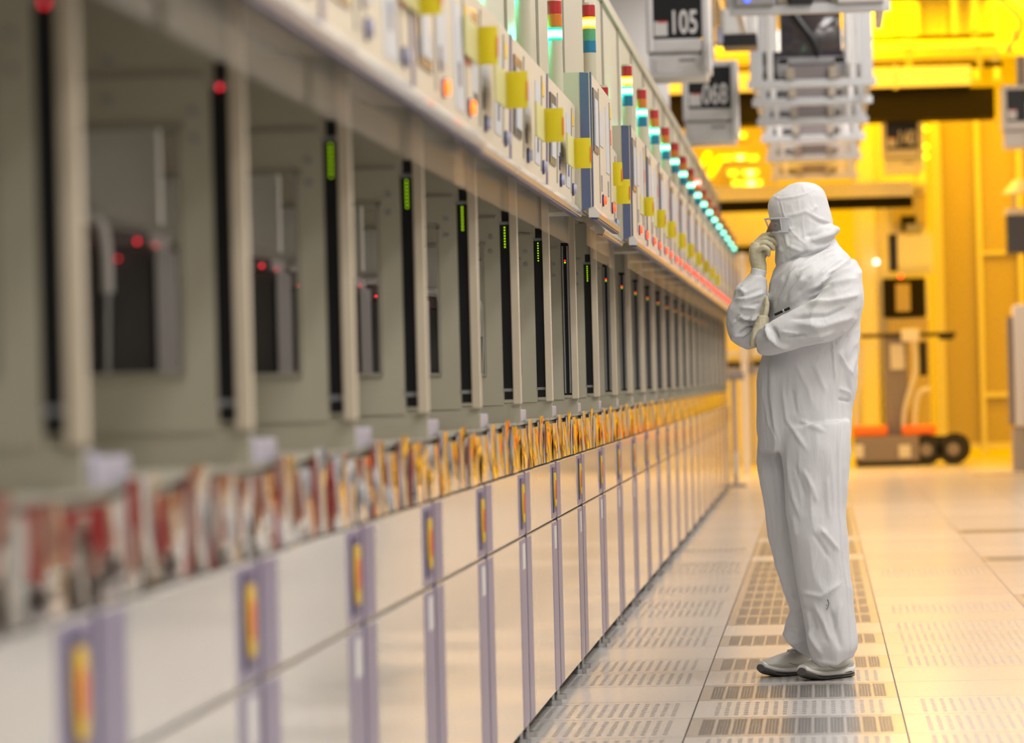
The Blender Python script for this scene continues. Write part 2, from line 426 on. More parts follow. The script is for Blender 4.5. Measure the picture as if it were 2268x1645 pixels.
def base_bay(root, led):
    # housing: lower carcass, rear wall, roof of the bay
    bm = nb()
    bx(bm, -1.1, -.012, .004, P - .004, .07, .748)
    bx(bm, -1.1, -.62, .004, P - .004, .748, 1.90)
    bx(bm, -.62, -.06, .004, P - .004, 1.60, 1.86)
    bx(bm, -.62, -.02, .004, P - .004, .748, .882)
    obj('housing', bm, 'beige_dark', root)
    bm = nb(); bx(bm, -.010, 0, .006, P - .006, .05, .571, .003); lp = obj('lower_panel', bm, 'panel', root)
    bm = nb(); bx(bm, -.010, 0, .006, P - .006, .577, .752, .003); upn = obj('upper_panel', bm, 'panel', root)
    for par, z0, z1 in ((lp, .054, .567), (upn, .581, .748)):
        bm = nb(); bx(bm, -.001, .0012, .03, .20, z0, z1); obj('accent_stripe', bm, 'lavender', par)
        bm = nb(); bx(bm, -.001, .0012, P - .23, P - .008, z0, z1); obj('accent_stripe', bm, 'lavender', par)
    bm = nb(); bx(bm, -.014, .0016, .0005, .026, .05, .752); obj('seam_strip', bm, 'navy', root)
    bm = nb(); bx(bm, .001, .004, P - .175, P - .065, .598, .738, .001); pl = obj('latch_plate', bm, 'navy', root)
    bm = nb()
    n = 20; ring = []
    for i in range(n):
        a = 2 * math.pi * i / n; ring.append((P - .122 + .036 * math.cos(a), .668 + .052 * max(-1, min(1, 1.25 * math.sin(a)))))
    profx(bm, ring, .004, .008); s = obj('caution_label', bm, 'yellow_label', pl)
    bm = nb(); ring = [(P - .122 + .019 * math.cos(2 * math.pi * i / n), .668 + .030 * math.sin(2 * math.pi * i / n)) for i in range(n)]
    profx(bm, ring, .008, .0095); obj('red_mark', bm, 'red_label', pl)
    bm = nb(); bx(bm, .001, .0025, P - .15, P - .06, .485, .555); obj('white_label', bm, 'white', lp)
    # levelling feet
    for y in (.12, P - .12):
        bm = nb(); cyl(bm, (-.02, y, 0), (-.02, y, .016), .03, n=16); cyl(bm, (-.02, y, .01), (-.02, y, .075), .008, n=10)
        obj('foot', bm, 'steel', root, True)
    # polished skirt: upright facets with a stepped top edge
    FAC = [(.19, .012, .872), (.035, .30, .880), (.17, -.018, .896), (.04, -.34, .896), (.20, .02, .870), (.035, .26, .884), (.15, -.01, .900), (.045, .32, .874),
           (.18, -.022, .882), (.035, -.36, .894), (.13, .015, .872)]
    tot = sum(f[0] for f in FAC); sc_ = (P - .012) / tot
    mean = sum(f[0] * f[1] for f in FAC) / tot
    bm = nb(); y = .006; xa = -.006; q_ = 0; prev = None
    for i, (wd, sl, zt) in enumerate(FAC):
        y2 = y + wd * sc_; xb = xa + wd * (sl - mean) * .30
        k = 10 if wd > .1 else 4; cols = []
        for j in range(k + 1):
            u_ = j / k; yy = y + (y2 - y) * u_; col_ = []
            for v_ in range(9):
                h = v_ / 8; zz = .757 + (zt - .757) * h
                bul = .0014 * math.sin(u_ * math.pi) * (wd / .18) * (1 if i % 2 == 0 else -1) * (.4 + h) + .0010 * math.sin(3.0 * h + i * 1.7) + .0007 * math.sin(yy * 31 + h * 5)
                col_.append(bm.verts.new((xa + (xb - xa) * u_ + bul, yy, zz)))
            cols.append(col_)
        for c0, c1 in zip(cols, cols[1:]):
            for v_ in range(8): bm.faces.new((c0[v_], c1[v_], c1[v_ + 1], c0[v_ + 1]))
        y = y2; xa = xb
    sk = obj('polished_skirt', bm, 'mirror', root); sk.data.shade_smooth()
    bm = nb(); bx(bm, -.10, -.015, .10, .34, .89, .925, .004); bx(bm, -.09, -.03, .14, .20, .925, .932)
    obj('clamp_block', bm, 'lilac', root)
    bm = nb(); bx(bm, -.62, -.014, .004, P - .004, .8825, .890); obj('shelf', bm, 'beige_dark', root)
    # divider at the far end with its window
    y0, y1 = P - .022, P - .006
    bm = nb()
    bx(bm, -.10, -.050, y0, y1, .94, 1.60); bx(bm, -.62, -.45, y0, y1, .94, 1.60); bx(bm, -.050, -.02, y0, y1, 1.486, 1.60)
    bx(bm, -.45, -.10, y0, y1, .94, 1.028); bx(bm, -.45, -.10, y0, y1, 1.392, 1.60)
    dv = obj('divider', bm, 'beige', root)
    bm = nb(); bx(bm, -.62, -.004, y0 + .004, y1, .890, .94); obj('divider_base', bm, 'beige', dv)
    bm = nb()
    bx(bm, -.45, -.09, y0 - .006, y0, 1.385, 1.394); bx(bm, -.45, -.06, y0 - .005, y0, 1.462, 1.468); bx(bm, -.102, -.094, y0 - .006, y0, 1.028, 1.39); bx(bm, -.45, -.095, y0 - .006, y0, 1.022, 1.030)
    obj('window_trim', bm, 'beige_dark', dv)
    for x_, z in ((-.075, 1.37), (-.075, 1.41), (-.2, 1.43), (-.2, 1.488)):
        bm = nb(); cyl(bm, (x_, y0 - .004, z), (x_, y0, z), .006, n=12); obj('screw', bm, 'grey', dv, True)
    bm = nb(); bx(bm, -.022, .0, P - .036, P - .005, .942, 1.60, .002); obj('pillar', bm, 'cream', root)
    bm = nb()
    if led == 'rail':
        bx(bm, -.050, -.022, y0 + .006, y1, .955, 1.482)
        lc = obj('light_curtain', bm, 'black', root)
        bm = nb(); bx(bm, -.047, -.042, y0 - .004, y0 + .007, .962, 1.47); obj('rail', bm, 'steel', lc)
        bm = nb(); bx(bm, -.030, -.024, y0 - .004, y0 + .007, .962, 1.47); obj('rail', bm, 'steel', lc)
        bm = nb(); ball(bm, (-.036, y0 - .001, 1.420), .003); obj('red_led', bm, 'red_on', lc, True)
        bm = nb(); ball(bm, (-.036, y0 - .001, 1.413), .003); obj('green_led', bm, 'green_on', lc, True)
    else:
        bx(bm, -.050, -.022, y0 + .002, y1, .985, 1.445); bx(bm, -.048, -.024, y0 + .002, y1, .955, .980); bx(bm, -.044, -.024, y0 + .002, y1, 1.452, 1.482)
        lc = obj('light_curtain', bm, 'black', root)
        for z in (.978, 1.444): bm = nb(); bx(bm, -.052, -.020, y0, y1, z, z + .008); obj('bracket', bm, 'grey', lc)
        if led == 'red':
            bm = nb(); ball(bm, (-.036, y0, 1.445), .0034); obj('red_led', bm, 'red_on', lc, True)
        else:
            bm = nb()
            for k in range(8): ball(bm, (-.036, y0 + .001, 1.436 - k * .0078), .0022, 8)
            obj('led_row', bm, 'green_on', lc, True)
    # equipment inside the bay, seen through the window of the divider before it
    bm = nb(); bx(bm, -.58, -.150, .06, .26, .89, 1.215, .004)
    eq = obj('loader_box', bm, 'loader', root)
    bm = nb(); bx(bm, -.156, -.150, .052, .06, .93, 1.20); obj('edge_strip', bm, 'black', eq)
    bm = nb(); prof(bm, [(-.58, 1.217), (-.16, 1.217), (-.16, 1.238), (-.58, 1.295)], .07, .25); obj('loader_head', bm, 'grey_warm', eq)
    bm = nb(); prof(bm, [(-.58, 1.305), (-.145, 1.250), (-.145, 1.58), (-.58, 1.58)], .066, .10); obj('inner_panel', bm, 'whitewall', root)
    bm = nb(); tube(bm, spline([(-.30, .045, 1.26), (-.245, .045, 1.265), (-.225, .045, 1.235), (-.222, .045, 1.15)]), .010, 10); arm_ = obj('sensor_arm', bm, 'white', eq, True)
    bm = nb(); cyl(bm, (-.228, .045, .95), (-.222, .045, 1.15), .005, n=10); obj('cable', bm, 'steel', arm_, True)
    for (x, z, r) in ((-.175, 1.225, .0030), (-.148, 1.218, .0018), (-.205, 1.200, .0022), (-.262, 1.225, .0026), (-.285, 1.222, .0018)):
        bm = nb(); ball(bm, (x, .045, z), r, 8); obj('red_led', bm, 'red_on', eq, True)

ORD = ['first', 'second', 'third', 'fourth', 'fifth', 'sixth', 'seventh', 'eighth', 'ninth', 'tenth', 'eleventh', 'twelfth', 'thirteenth', 'fourteenth',
       'fifteenth', 'sixteenth', 'seventeenth', 'eighteenth', 'nineteenth', 'twentieth', 'twenty-first', 'twenty-second', 'twenty-third', 'twenty-fourth', 'twenty-fifth', 'twenty-sixth']
def kindof(n):
    led = 'red' if n + 1 <= 0 else ('rail' if (n + 1 == 6 or n + 1 >= 8) else 'green')
    if n <= 1: c = 'A1'
    elif n <= 4: c = 'A2'
    elif n == 6: c = 'C'
    else: c = 'B'
    lit = (n in (1,)) or c == 'B'
    if n < 3: tw = None
    elif c == 'A2': tw = ((('red', 0), ('amber', 0), ('green', 1)), 2.16)
    elif n == 5: tw = ((('red', 0), ('amber', 1), ('green', 0), ('blue', 0)), 2.27)
    elif n == 6: tw = ((('red', 0), ('amber', 0), ('green', 1)), 2.09)
    elif n == 7: tw = ((('red', 0), ('amber', 1), ('green', 1), ('blue', 0)), 2.27)
    elif n == 14: tw = ((('red', 1), ('amber', 0), ('green', 1), ('blue', 0)), 2.27)
    else: tw = ((('red', 0), ('amber', 0), ('green', 1), ('blue', 0)), 2.27)
    return (led, c, lit, tw)
protos = {}
for n in range(NMIN, NMAX):
    k = kindof(n)
    idx = n - NMIN
    desc = {'A1': 'cream loading bay with low sloped control console', 'A2': 'cream loading bay with purple-seamed console and lamp tower',
            'B': 'cream loading bay with blue-edged console and four-colour lamp tower', 'C': 'cream loading bay with recessed console between blue-edged ones'}[k[1]]
    lab = f'{desc}, {ORD[idx]} from left edge'
    if k in protos:
        r = copy_tree(protos[k]); r.location = (XW, Yn(n), 0); r['label'] = lab
    else:
        r = thing('tool_bay', lab, 'machine', (XW, Yn(n), 0), 'tool bays in the long row'); protos[k] = r
        base_bay(r, k[0])
        if k[1] == 'A1': console_bits(r, 'A', .108, .112, 1.490, 1.83, k[2])
        elif k[1] == 'A2': console_bits(r, 'A', .090, .082, 1.505, 1.862, k[2])
        elif k[1] == 'C': console_bits(r, 'C', .088, .080, 1.500, 1.86, k[2])
        else: console_bits(r, 'B', .138, .136, 1.502, 1.968, k[2])
        if k[3]:
            spec, zt = k[3]
            tower_part(r, .06 if k[1] in ('A2', 'C') else .09, .9, 1.85, zt, spec)

for n, zz in ((3, 2.055), (4, 2.055), (7, 2.165), (8, 2.165), (9, 2.165), (10, 2.165)):
    l = bpy.data.lights.new('signal_glow', 'POINT'); l.energy = .9; l.color = (.0, 1, .55); l.shadow_soft_size = .02
    o = bpy.data.objects.new('signal_glow', l); COL.objects.link(o); o.location = (-.775 - .045 if n < 5 else -.745 - .045, Yn(n) + .9, zz)
# yellow flag tags on the console faces
TAGS = [(1060, 102, 44, 85, .71), (1122, 200, 48, 82, .71), (1207, 278, 42, 75, .71), (1272, 340, 38, 67, .72), (1353, 386, 26, 52, .705), (1366, 425, 30, 54, .70),
        (1427, 458, 21, 42, .69), (1456, 485, 19, 40, .69), (1480, 509, 17, 37, .69), (1504, 534, 15, 34, .69), (1524, 556, 14, 31, .69), (1542, 574, 13, 28, .69),
        (1558, 591, 12, 26, .69), (1572, 606, 11, 25, .69), (1585, 620, 10, 24, .69), (930, 4, 50, 44, .71)]
for i, (px, py, wpx, hpx, ax) in enumerate(TAGS):
    d = ray(px, py); Y = -ax / d.x * d.y; p = EYE + d * (Y / d.y)
    ww = wpx * Y / F; hh = hpx * Y / F
    if i == 15: hh = .09; p.z += .02
    where = 'hanging cut off at the top edge of the photo' if i == 15 else f'{ORD[i]} along from where the row of tags drops from the top'
    if i == 15: where = 'cut off by the top edge of the photo'
    t = thing('yellow_tag', 'yellow paper flag tag on a console, cut off by the top edge' if i == 15 else f'yellow paper flag tag on the console row, {ORD[i + 1]} from the left', 'tag', p, 'yellow flag tags on the consoles')
    bm = nb()
    n = 6; a = []; b = []
    for j in range(n + 1):
        s = j / n
        a.append((s * ww, -.010 * math.sin(s * 2.2), -hh / 2)); b.append((s * ww, -.010 * math.sin(s * 2.2) - .003, hh / 2))
    va = [bm.verts.new(q) for q in a]; vb = [bm.verts.new(q) for q in b]
    va2 = [bm.verts.new((q[0], q[1] + .0015, q[2])) for q in a]; vb2 = [bm.verts.new((q[0], q[1] + .0015, q[2])) for q in b]
    for j in range(n):
        bm.faces.new((va[j], va[j + 1], vb[j + 1], vb[j])); bm.faces.new((va2[j], va2[j + 1], vb2[j + 1], vb2[j]))
        bm.faces.new((va[j], va[j + 1], va2[j + 1], va2[j])); bm.faces.new((vb[j], vb[j + 1], vb2[j + 1], vb2[j]))
    bm.faces.new((va[0], vb[0], vb2[0], va2[0])); bm.faces.new((va[n], vb[n], vb2[n], va2[n]))
    obj('flag', bm, 'yellow', t, True)
    bm = nb(); bx(bm, ww - .002, ww + .001, -.014, -.008, -hh * .3, hh * .22); obj('red_edge', bm, 'orange', t)
    bm = nb(); bx(bm, -.006, .0, -.30, .0, -hh / 2, hh / 2); obj('film_leaf', bm, 'yellow_pale', t)
#@BACK
# ------------------------------------------------------------------ the amber bay behind
def pbx(bm, x0, y0, x1, y1, Y, depth, bev=0):
    a = atY(x0, (y0 + y1) / 2, Y); b = atY(x1, (y0 + y1) / 2, Y); c = atY((x0 + x1) / 2, y0, Y); d = atY((x0 + x1) / 2, y1, Y)
    return bx(bm, a.x, b.x, Y, Y + depth, max(d.z, 0), c.z, bev)
def pthing(name, label, cat, px, py, Y, group=None):
    p = atY(px, py, Y); return thing(name, label, cat, p, group)
def child(name, bm, m, par, smooth=False):
    bmesh.ops.translate(bm, vec=-Vector(par.location), verts=bm.verts)
    return obj(name, bm, m, par, smooth)
bm = nb(); bx(bm, -3.7, -3.6, 36.2, 52, 0, 5.9); bx(bm, -4.0, -1.3, 36.2, 36.3, 0, 5.9); struct('wall_added_left', bm, 'white')  # unseen left wall, added to keep world light out of the bay
bm = nb(); bx(bm, 6.0, 6.1, 41, 52, 0, 5.9); bx(bm, 2.75, 6.0, 40.9, 41.0, 0, 5.9); struct('wall_added_right', bm, 'white')  # unseen, added to close the bay's right side against world light
# right-hand partition
XR = 1.42
bm = nb(); bx(bm, XR, 8, 47.3, 47.4, .09, 4.02); wf = struct('wall_far', bm, 'tan_panel')
bm = nb(); bx(bm, XR - .05, XR + .075, 47.18, 47.3, .0, 4.02, .01); obj('post', bm, 'pale_panel', wf)
for px in (2171, 2262):
    a = atY(px, 600, 47.2); bm = nb(); bx(bm, a.x - .03, a.x + .03, 47.22, 47.3, .02, 4.0, .005); obj('post', bm, 'pale_panel', wf)
a = atY(2200, 874, 47.2); bm = nb(); bx(bm, 1.95, 8, 47.24, 47.3, a.z - .03, a.z + .03); obj('rail', bm, 'pale_panel', wf)
a = atY(2200, 560, 47.2); bm = nb(); bx(bm, 1.95, 8, 47.24, 47.3, a.z - .02, a.z + .02); obj('rail', bm, 'pale_panel', wf)
bm = nb(); bx(bm, XR, 8, 47.25, 47.38, .09, .16); obj('sill', bm, 'pale_panel', wf)
# overhead beams crossing the bay
bm = nb(); bx(bm, -3.5, 2.0, 44.0, 44.6, 3.80, 4.13); struct('trim_1', bm, 'brown')
t = thing('overhead_duct', 'pale horizontal duct lying on the dark beam across the amber bay', 'duct', (0, 43.9, 4.14))
bm = nb(); bx(bm, -3.5, 1.75, 43.9, 44.5, 4.15, 4.37, .01); child('duct_body', bm, 'white', t)
for x in (-2.2, -.6, .9):
    bm = nb(); bx(bm, x, x + .04, 43.88, 44.5, 4.13, 4.39); child('flange', bm, 'pale_panel', t)
for i, (z, r, y, m_, lab) in enumerate(((4.47, .035, 45.2, 'brown', 'thin dark pipe just above the pale duct'), (4.60, .06, 45.6, 'tan_panel', 'middle pipe of the overhead stack'),
        (4.76, .075, 46.0, 'white', 'thick pale pipe high above the duct'), (4.90, .03, 46.5, 'brown', 'thin dark pipe topmost of the overhead stack'))):
    t = thing('overhead_pipe', lab + ' in the amber bay', 'pipe', (0, y, z), 'pipes across the amber bay')
    bm = nb(); cyl(bm, (-3.5, 0, 0), (2.15, 0, 0), r); obj('pipe_run', bm, m_, t, True)
    for x in (-2.6, -.3, 1.1, 1.9):
        bm = nb(); bx(bm, x - .03, x + .03, -.05, .05, -r - .02, r + .06); obj('pipe_clamp', bm, 'grey', t)
# tall ribbed fan-filter plenum
bm = nb(); bx(bm, -3.5, 2.7, 49.6, 49.7, 4.9, 5.88); wp = struct('wall_plenum', bm, 'white')
for k in range(16):
    x = -2.2 + k * .32; bm = nb(); bx(bm, x, x + .035, 49.45, 49.6, 4.9, 5.86); obj('rib', bm, 'white', wp)
bm = nb(); bx(bm, -3.4, 2.6, 49.50, 49.56, 4.98, 5.06); obj('lamp_strip', bm, 'amber_on', wp)
# hangers right
for px in (2115, 2160, 2205):
    a = atY(px, 60, 46.8); t = thing('hanger_rod', {2115: 'left', 2160: 'middle', 2205: 'right'}[px] + 'most of three vertical hanger struts above the duct, right side' if px != 2160 else 'middle of three vertical hanger struts above the duct, right side', 'strut', (a.x, 46.8, 4.4), 'hanger struts')
    bm = nb(); bx(bm, -.035, .035, -.03, .03, 0, 1.5, .006); obj('strut_body', bm, 'white', t)
    bm = nb(); bx(bm, -.07, .07, -.05, .05, -.03, .02); obj('strut_foot', bm, 'tan_panel', t)
# far tall equipment cabinet behind the cart
t = pthing('equipment_cabinet', 'tall bright amber-lit cabinet with dark window behind the cart', 'cabinet', 1980, 1000, 45.8)
t.location.z = 0
bm = nb(); pbx(bm, 1895, 262, 2058, 1012, 46.2, .7, .01); child('cabinet_body', bm, 'white', t)
bm = nb(); pbx(bm, 1903, 262, 1942, 990, 46.0, .18, .03); child('corner_column', bm, 'white', t)
bm = nb(); pbx(bm, 1956, 616, 2050, 702, 46.13, .06); wn = child('window_panel', bm, 'brown', t)
bm = nb(); pbx(bm, 1984, 628, 2016, 690, 46.10, .03, .004); o = child('display_figure', bm, 'tan_panel', t)
bm = nb(); pbx(bm, 1968, 706, 2060, 950, 46.05, .15, .01); child('lower_door', bm, 'tan_panel', t)
bm = nb(); pbx(bm, 1950, 402, 2056, 412, 46.0, .18); child('shelf', bm, 'pale_panel', t)
bm = nb(); pbx(bm, 1975, 430, 2052, 500, 46.12, .06); child('recess_panel', bm, 'tan_panel', t)
bm = nb(); pbx(bm, 1996, 478, 2030, 512, 46.02, .1); child('bracket', bm, 'brown', t)
bm = nb(); ball(bm, atY(1992, 420, 45.95), .028); child('red_indicator', bm, 'red_on2', t, True)
bm = nb(); ball(bm, atY(1995, 612, 45.95), .020); child('red_indicator', bm, 'red_on2', t, True)
bm = nb(); ball(bm, atY(1941, 580, 45.9), .030); child('cyan_indicator', bm, 'cyan_on', t, True)
for py in (265, 285, 325, 347):
    bm = nb(); ball(bm, atY(2051, py, 45.9), .035 if py > 270 else .02); child('amber_indicator', bm, 'amber_on', t, True)
t = pthing('monitor_box', 'white box with dark left side and pale lower strip in front of the amber cabinet', 'monitor', 2016, 604, 45.2)
bm = nb(); pbx(bm, 1988, 520, 2066, 604, 45.2, .45, .008); child('box_body', bm, 'white', t)
bm = nb(); pbx(bm, 1969, 518, 1989, 600, 45.22, .4, .004); child('dark_side', bm, 'black', t)
bm = nb(); pbx(bm, 1990, 586, 2062, 600, 45.17, .03); child('pale_strip', bm, 'screen', t)
bm = nb(); pbx(bm, 2006, 496, 2042, 520, 45.3, .08); child('hanger', bm, 'grey', t)
bm = nb(); pbx(bm, 2022, -60, 2025, 500, 45.34, .03); child('hanger_pole', bm, 'grey', t)
# left of the person: slim posts and cabinets at the end of the row
t = pthing('safety_post', 'slim grey-blue post with white lower sleeve at the end of the tool row', 'post', 1626, 1084, 36.6); t.location.z = 0
bm = nb(); p = atY(1626, 900, 36.6); cyl(bm, (p.x, 36.6, .03), (p.x, 36.6, 1.0), .022); child('post_tube', bm, 'lilac', t, True)
bm = nb(); cyl(bm, (p.x, 36.6, .10), (p.x, 36.6, .32), .032); child('sleeve', bm, 'white', t, True)
bm = nb(); bx(bm, p.x - .12, p.x + .10, 36.5, 36.7, 0, .03, .01); child('foot_plate', bm, 'grey', t)
bm = nb(); bx(bm, p.x - .06, p.x + .10, 36.55, 36.65, .98, 1.05, .01); child('head', bm, 'grey', t)
t = pthing('door_frame', 'pale pink vertical frame post rising beside the person\'s elbow', 'frame', 1648, 1048, 41); t.location.z = 0
bm = nb(); pbx(bm, 1641, 560, 1656, 1049, 41, .08, .006); child('post', bm, 'white', t)
bm = nb(); pbx(bm, 1612, 812, 1700, 828, 41.1, .06, .006); child('rail', bm, 'grey', t)
bm = nb(); pbx(bm, 1612, 778, 1690, 786, 41.1, .06, .006); child('rail', bm, 'white', t)
bm = nb(); pbx(bm, 1661, 700, 1668, 1030, 41.1, .06, .006); child('post', bm, 'tan_panel', t)
t = pthing('amber_cabinet', 'amber-lit cabinet seen left of the person below the lamp cluster', 'cabinet', 1660, 1000, 45.5); t.location.z = 0
bm = nb(); pbx(bm, 1560, 470, 1740, 1020, 46, .8, .01); child('cabinet_body', bm, 'white', t)
bm = nb(); pbx(bm, 1610, 545, 1700, 560, 45.9, .1); child('dark_slot', bm, 'brown', t)
bm = nb(); pbx(bm, 1600, 800, 1735, 812, 45.9, .1); child('ledge', bm, 'brown', t)
bm = nb(); pbx(bm, 1694, 560, 1738, 1010, 45.85, .15, .01); child('door', bm, 'pale_panel', t)
bm = nb(); bx(bm, -3.5, 1.1, 45.0, 45.3, 2.88, 2.99); struct('trim_2', bm, 'brown')
bm = nb(); bx(bm, -3.5, 1.1, 44.9, 45.3, 3.0, 3.16); struct('trim_3', bm, 'white')
# lamp cluster
k = 0
bm = nb(); a = atY(1650, 286, 46.57); b = atY(1650, 478, 46.57); bx(bm, -1.6, -.45, 46.57, 46.63, b.z, a.z); struct('trim_4', bm, 'tan_panel')
LAMPS = [(1610, 351, 8, 'upper row, first'), (1640, 349, 14, 'upper row, middle'), (1668, 351, 9, 'upper row, last'), (1623, 384, 9, 'middle row, first'), (1662, 383, 16, 'middle row, last'),
         (1631, 406, 8, 'lowest row, first'), (1664, 406, 22, 'lowest row, last'), (1643, 301, 8, 'alone above the cluster'), (1660, 470, 12, 'below the beam, left'), (1700, 470, 22, 'below the beam, right')]
for px, py, hw, lab in LAMPS:
    p = atY(px, py, 46.5); t = thing('tube_lamp', f'glowing amber lamp behind the person\'s hood, {lab}', 'lamp', p, 'amber lamp cluster')
    hw_m = hw * 46.5 / F
    bm = nb(); cyl(bm, (-hw_m, 0, 0), (hw_m, 0, 0), .028, n=12); obj('tube', bm, 'amber_on', t, True)
    if hw > 10 and py < 460:
        bm = nb(); cyl(bm, (-hw_m * .35, -.02, 0), (hw_m * .35, -.02, 0), .026, n=12); obj('bright_core', bm, 'pale_on', t, True)
    bm = nb(); bx(bm, -hw_m - .02, hw_m + .02, .03, .07, -.03, .05); obj('holder', bm, 'white', t)
for (x0, y0, x1, y1, lab) in ((1576, 328, 1558, 362, 'shorter left one'), (1613, 322, 1572, 388, 'longer right one')):
    a = atY(x0, y0, 47.5); b = atY(x1, y1, 45.5); t = thing('slanted_lamp', f'slanted glowing amber tube under the white overhead carrier, {lab}', 'lamp', a, 'slanted amber tubes')
    bm = nb(); cyl(bm, a, b, .045, n=14); child('tube', bm, 'amber_dim', t, True)
    bm = nb(); ball(bm, a, .05); child('end_cap', bm, 'white', t, True)
# utility cart
YC = 43.2
t = pthing('service_cart', 'low wheeled service cart with tall grey mast and orange bumpers', 'cart', 1990, 1040, YC); t.location.z = 0
bm = nb(); pbx(bm, 1893, 966, 2036, 1022, YC, .8, .02); child('chassis', bm, 'grey_warm', t)
bm = nb(); pbx(bm, 1897, 1020, 2040, 1036, YC + .03, .7, .01); child('skirt', bm, 'rubber', t)
for x in (1901, 2005):
    bm = nb(); pbx(bm, x - 9 if x < 1950 else x - 14, 985, x + 12, 1014, YC - .02, .03, .005); child('headlamp', bm, 'pale_panel', t)
bm = nb(); pbx(bm, 1888, 944, 1966, 966, YC + .05, .6, .03); child('bumper_cushion', bm, 'orange', t)
bm = nb(); pbx(bm, 1998, 942, 2074, 964, YC + .05, .6, .03); child('bumper_cushion', bm, 'orange', t)
bm = nb(); pbx(bm, 1960, 735, 2012, 966, YC + .2, .3, .01); mst = child('mast', bm, 'grey_warm', t)
bm = nb(); pbx(bm, 1972, 762, 2003, 818, YC + .18, .03); child('notice', bm, 'pale_panel', t)
bm = nb(); pbx(bm, 2036, 968, 2138, 1018, YC + .1, .6, .03); child('rear_housing', bm, 'tan_panel', t)
bm = nb(); pbx(bm, 2036, 966, 2140, 972, YC + .08, .62); child('lid', bm, 'rubber', t)
for px, py, y_ in ((2052, 1008, YC + .02), (2116, 1012, YC + .5), (1912, 1026, YC + .1), (2112, 1012, YC + .02)):
    p = atY(px, py, y_); r = .17 if px > 2040 else .07
    bm = nb(); cyl(bm, (p.x, y_, r), (p.x, y_ + .06, r), r, n=28); wh = child('wheel', bm, 'rubber', t, True)
    bm = nb(); cyl(bm, (p.x, y_ - .01, r), (p.x, y_, r), r * .4, n=24); bmesh.ops.translate(bm, vec=-Vector(t.location), verts=bm.verts); obj('hub', bm, 'grey_warm', wh, True)
a = atY(1906, 744, YC); b = atY(2118, 744, YC)
bm = nb(); cyl(bm, (a.x, YC + .2, a.z), (b.x, YC + .2, a.z), .022); child('handlebar', bm, 'rubber', t, True)
bm = nb(); pbx(bm, 2080, 742, 2112, 752, YC + .15, .1, .01); child('grip', bm, 'rubber', t)
bm = nb(); pbx(bm, 1996, 728, 2036, 756, YC + .12, .12, .015); child('control_head', bm, 'white', t)
bm = nb(); pbx(bm, 2036, 756, 2054, 832, YC + .2, .08, .01); child('holster', bm, 'rubber', t)
for pts in (((2024, 755), (2028, 820), (2014, 870), (2004, 910), (2002, 950)), ((2060, 860), (2036, 870), (2028, 905), (2026, 945)), ((1908, 760), (1905, 830), (1899, 890), (1897, 950))):
    bm = nb(); tube(bm, spline([atY(x, y, YC + .15) for x, y in pts]), .028); child('hose', bm, 'pale_panel', t, True)
# devices at the right edge of the frame
t = pthing('wall_dispenser', 'pale rounded cabinet cut by the right edge of the photo', 'cabinet', 2262, 945, 40); t.location.z = 0
bm = nb(); pbx(bm, 2246, 672, 2330, 945, 40, .4, .05); child('shell', bm, 'white', t, True)
bm = nb(); pbx(bm, 2234, 700, 2248, 940, 40.05, .3, .01); child('side_panel', bm, 'grey_warm', t)
bm = nb(); pbx(bm, 2244, 945, 2330, 1060, 40.05, .3, .01); child('plinth', bm, 'tan_panel', t)
t = pthing('hanging_monitor', 'dark boxy monitor with pale top at the right edge', 'monitor', 2255, 560, 41)
bm = nb(); pbx(bm, 2230, 474, 2320, 560, 41, .4, .01); child('case', bm, 'dark', t)
bm = nb(); pbx(bm, 2228, 460, 2320, 475, 40.95, .5, .02); child('top_cover', bm, 'white', t)
bm = nb(); pbx(bm, 2244, 425, 2250, 462, 41.1, .05); child('drop_rod', bm, 'pale_panel', t)
t = pthing('dome_housing', 'pale shallow dome above the dark monitor at the right edge', 'lamp', 2260, 420, 41)
bm = nb(); p = atY(2270, 415, 41.2); cyl(bm, (p.x, 41.2, p.z - .06), (p.x, 41.2, p.z + .08), .24, .12, n=28); child('dome', bm, 'white', t, True)
bm = nb(); cyl(bm, (p.x, 41.2, p.z + .08), (p.x, 41.2, p.z + .5), .012); child('stem', bm, 'pale_panel', t, True)
t = pthing('cable_bundle', 'grey cable bundle curving down at the top right corner', 'cable', 2240, 30, 44)
bm = nb(); tube(bm, spline([atY(x, y, 44) for x, y in ((2190, -30), (2228, 10), (2258, 38), (2262, 62), (2250, 84), (2238, 104))]), .03); child('cable', bm, 'grey', t, True)
bm = nb(); tube(bm, spline([atY(x, y, 43.9) for x, y in ((2235, -20), (2262, 10), (2300, 40))]), .035); child('cable', bm, 'white', t, True)
for px, py in ((2252, 76), (2236, 106), (2206, 126)):
    bm = nb(); pbx(bm, px - 9, py - 11, px + 9, py + 11, 43.9, .12, .02); child('junction_box', bm, 'grey', t)
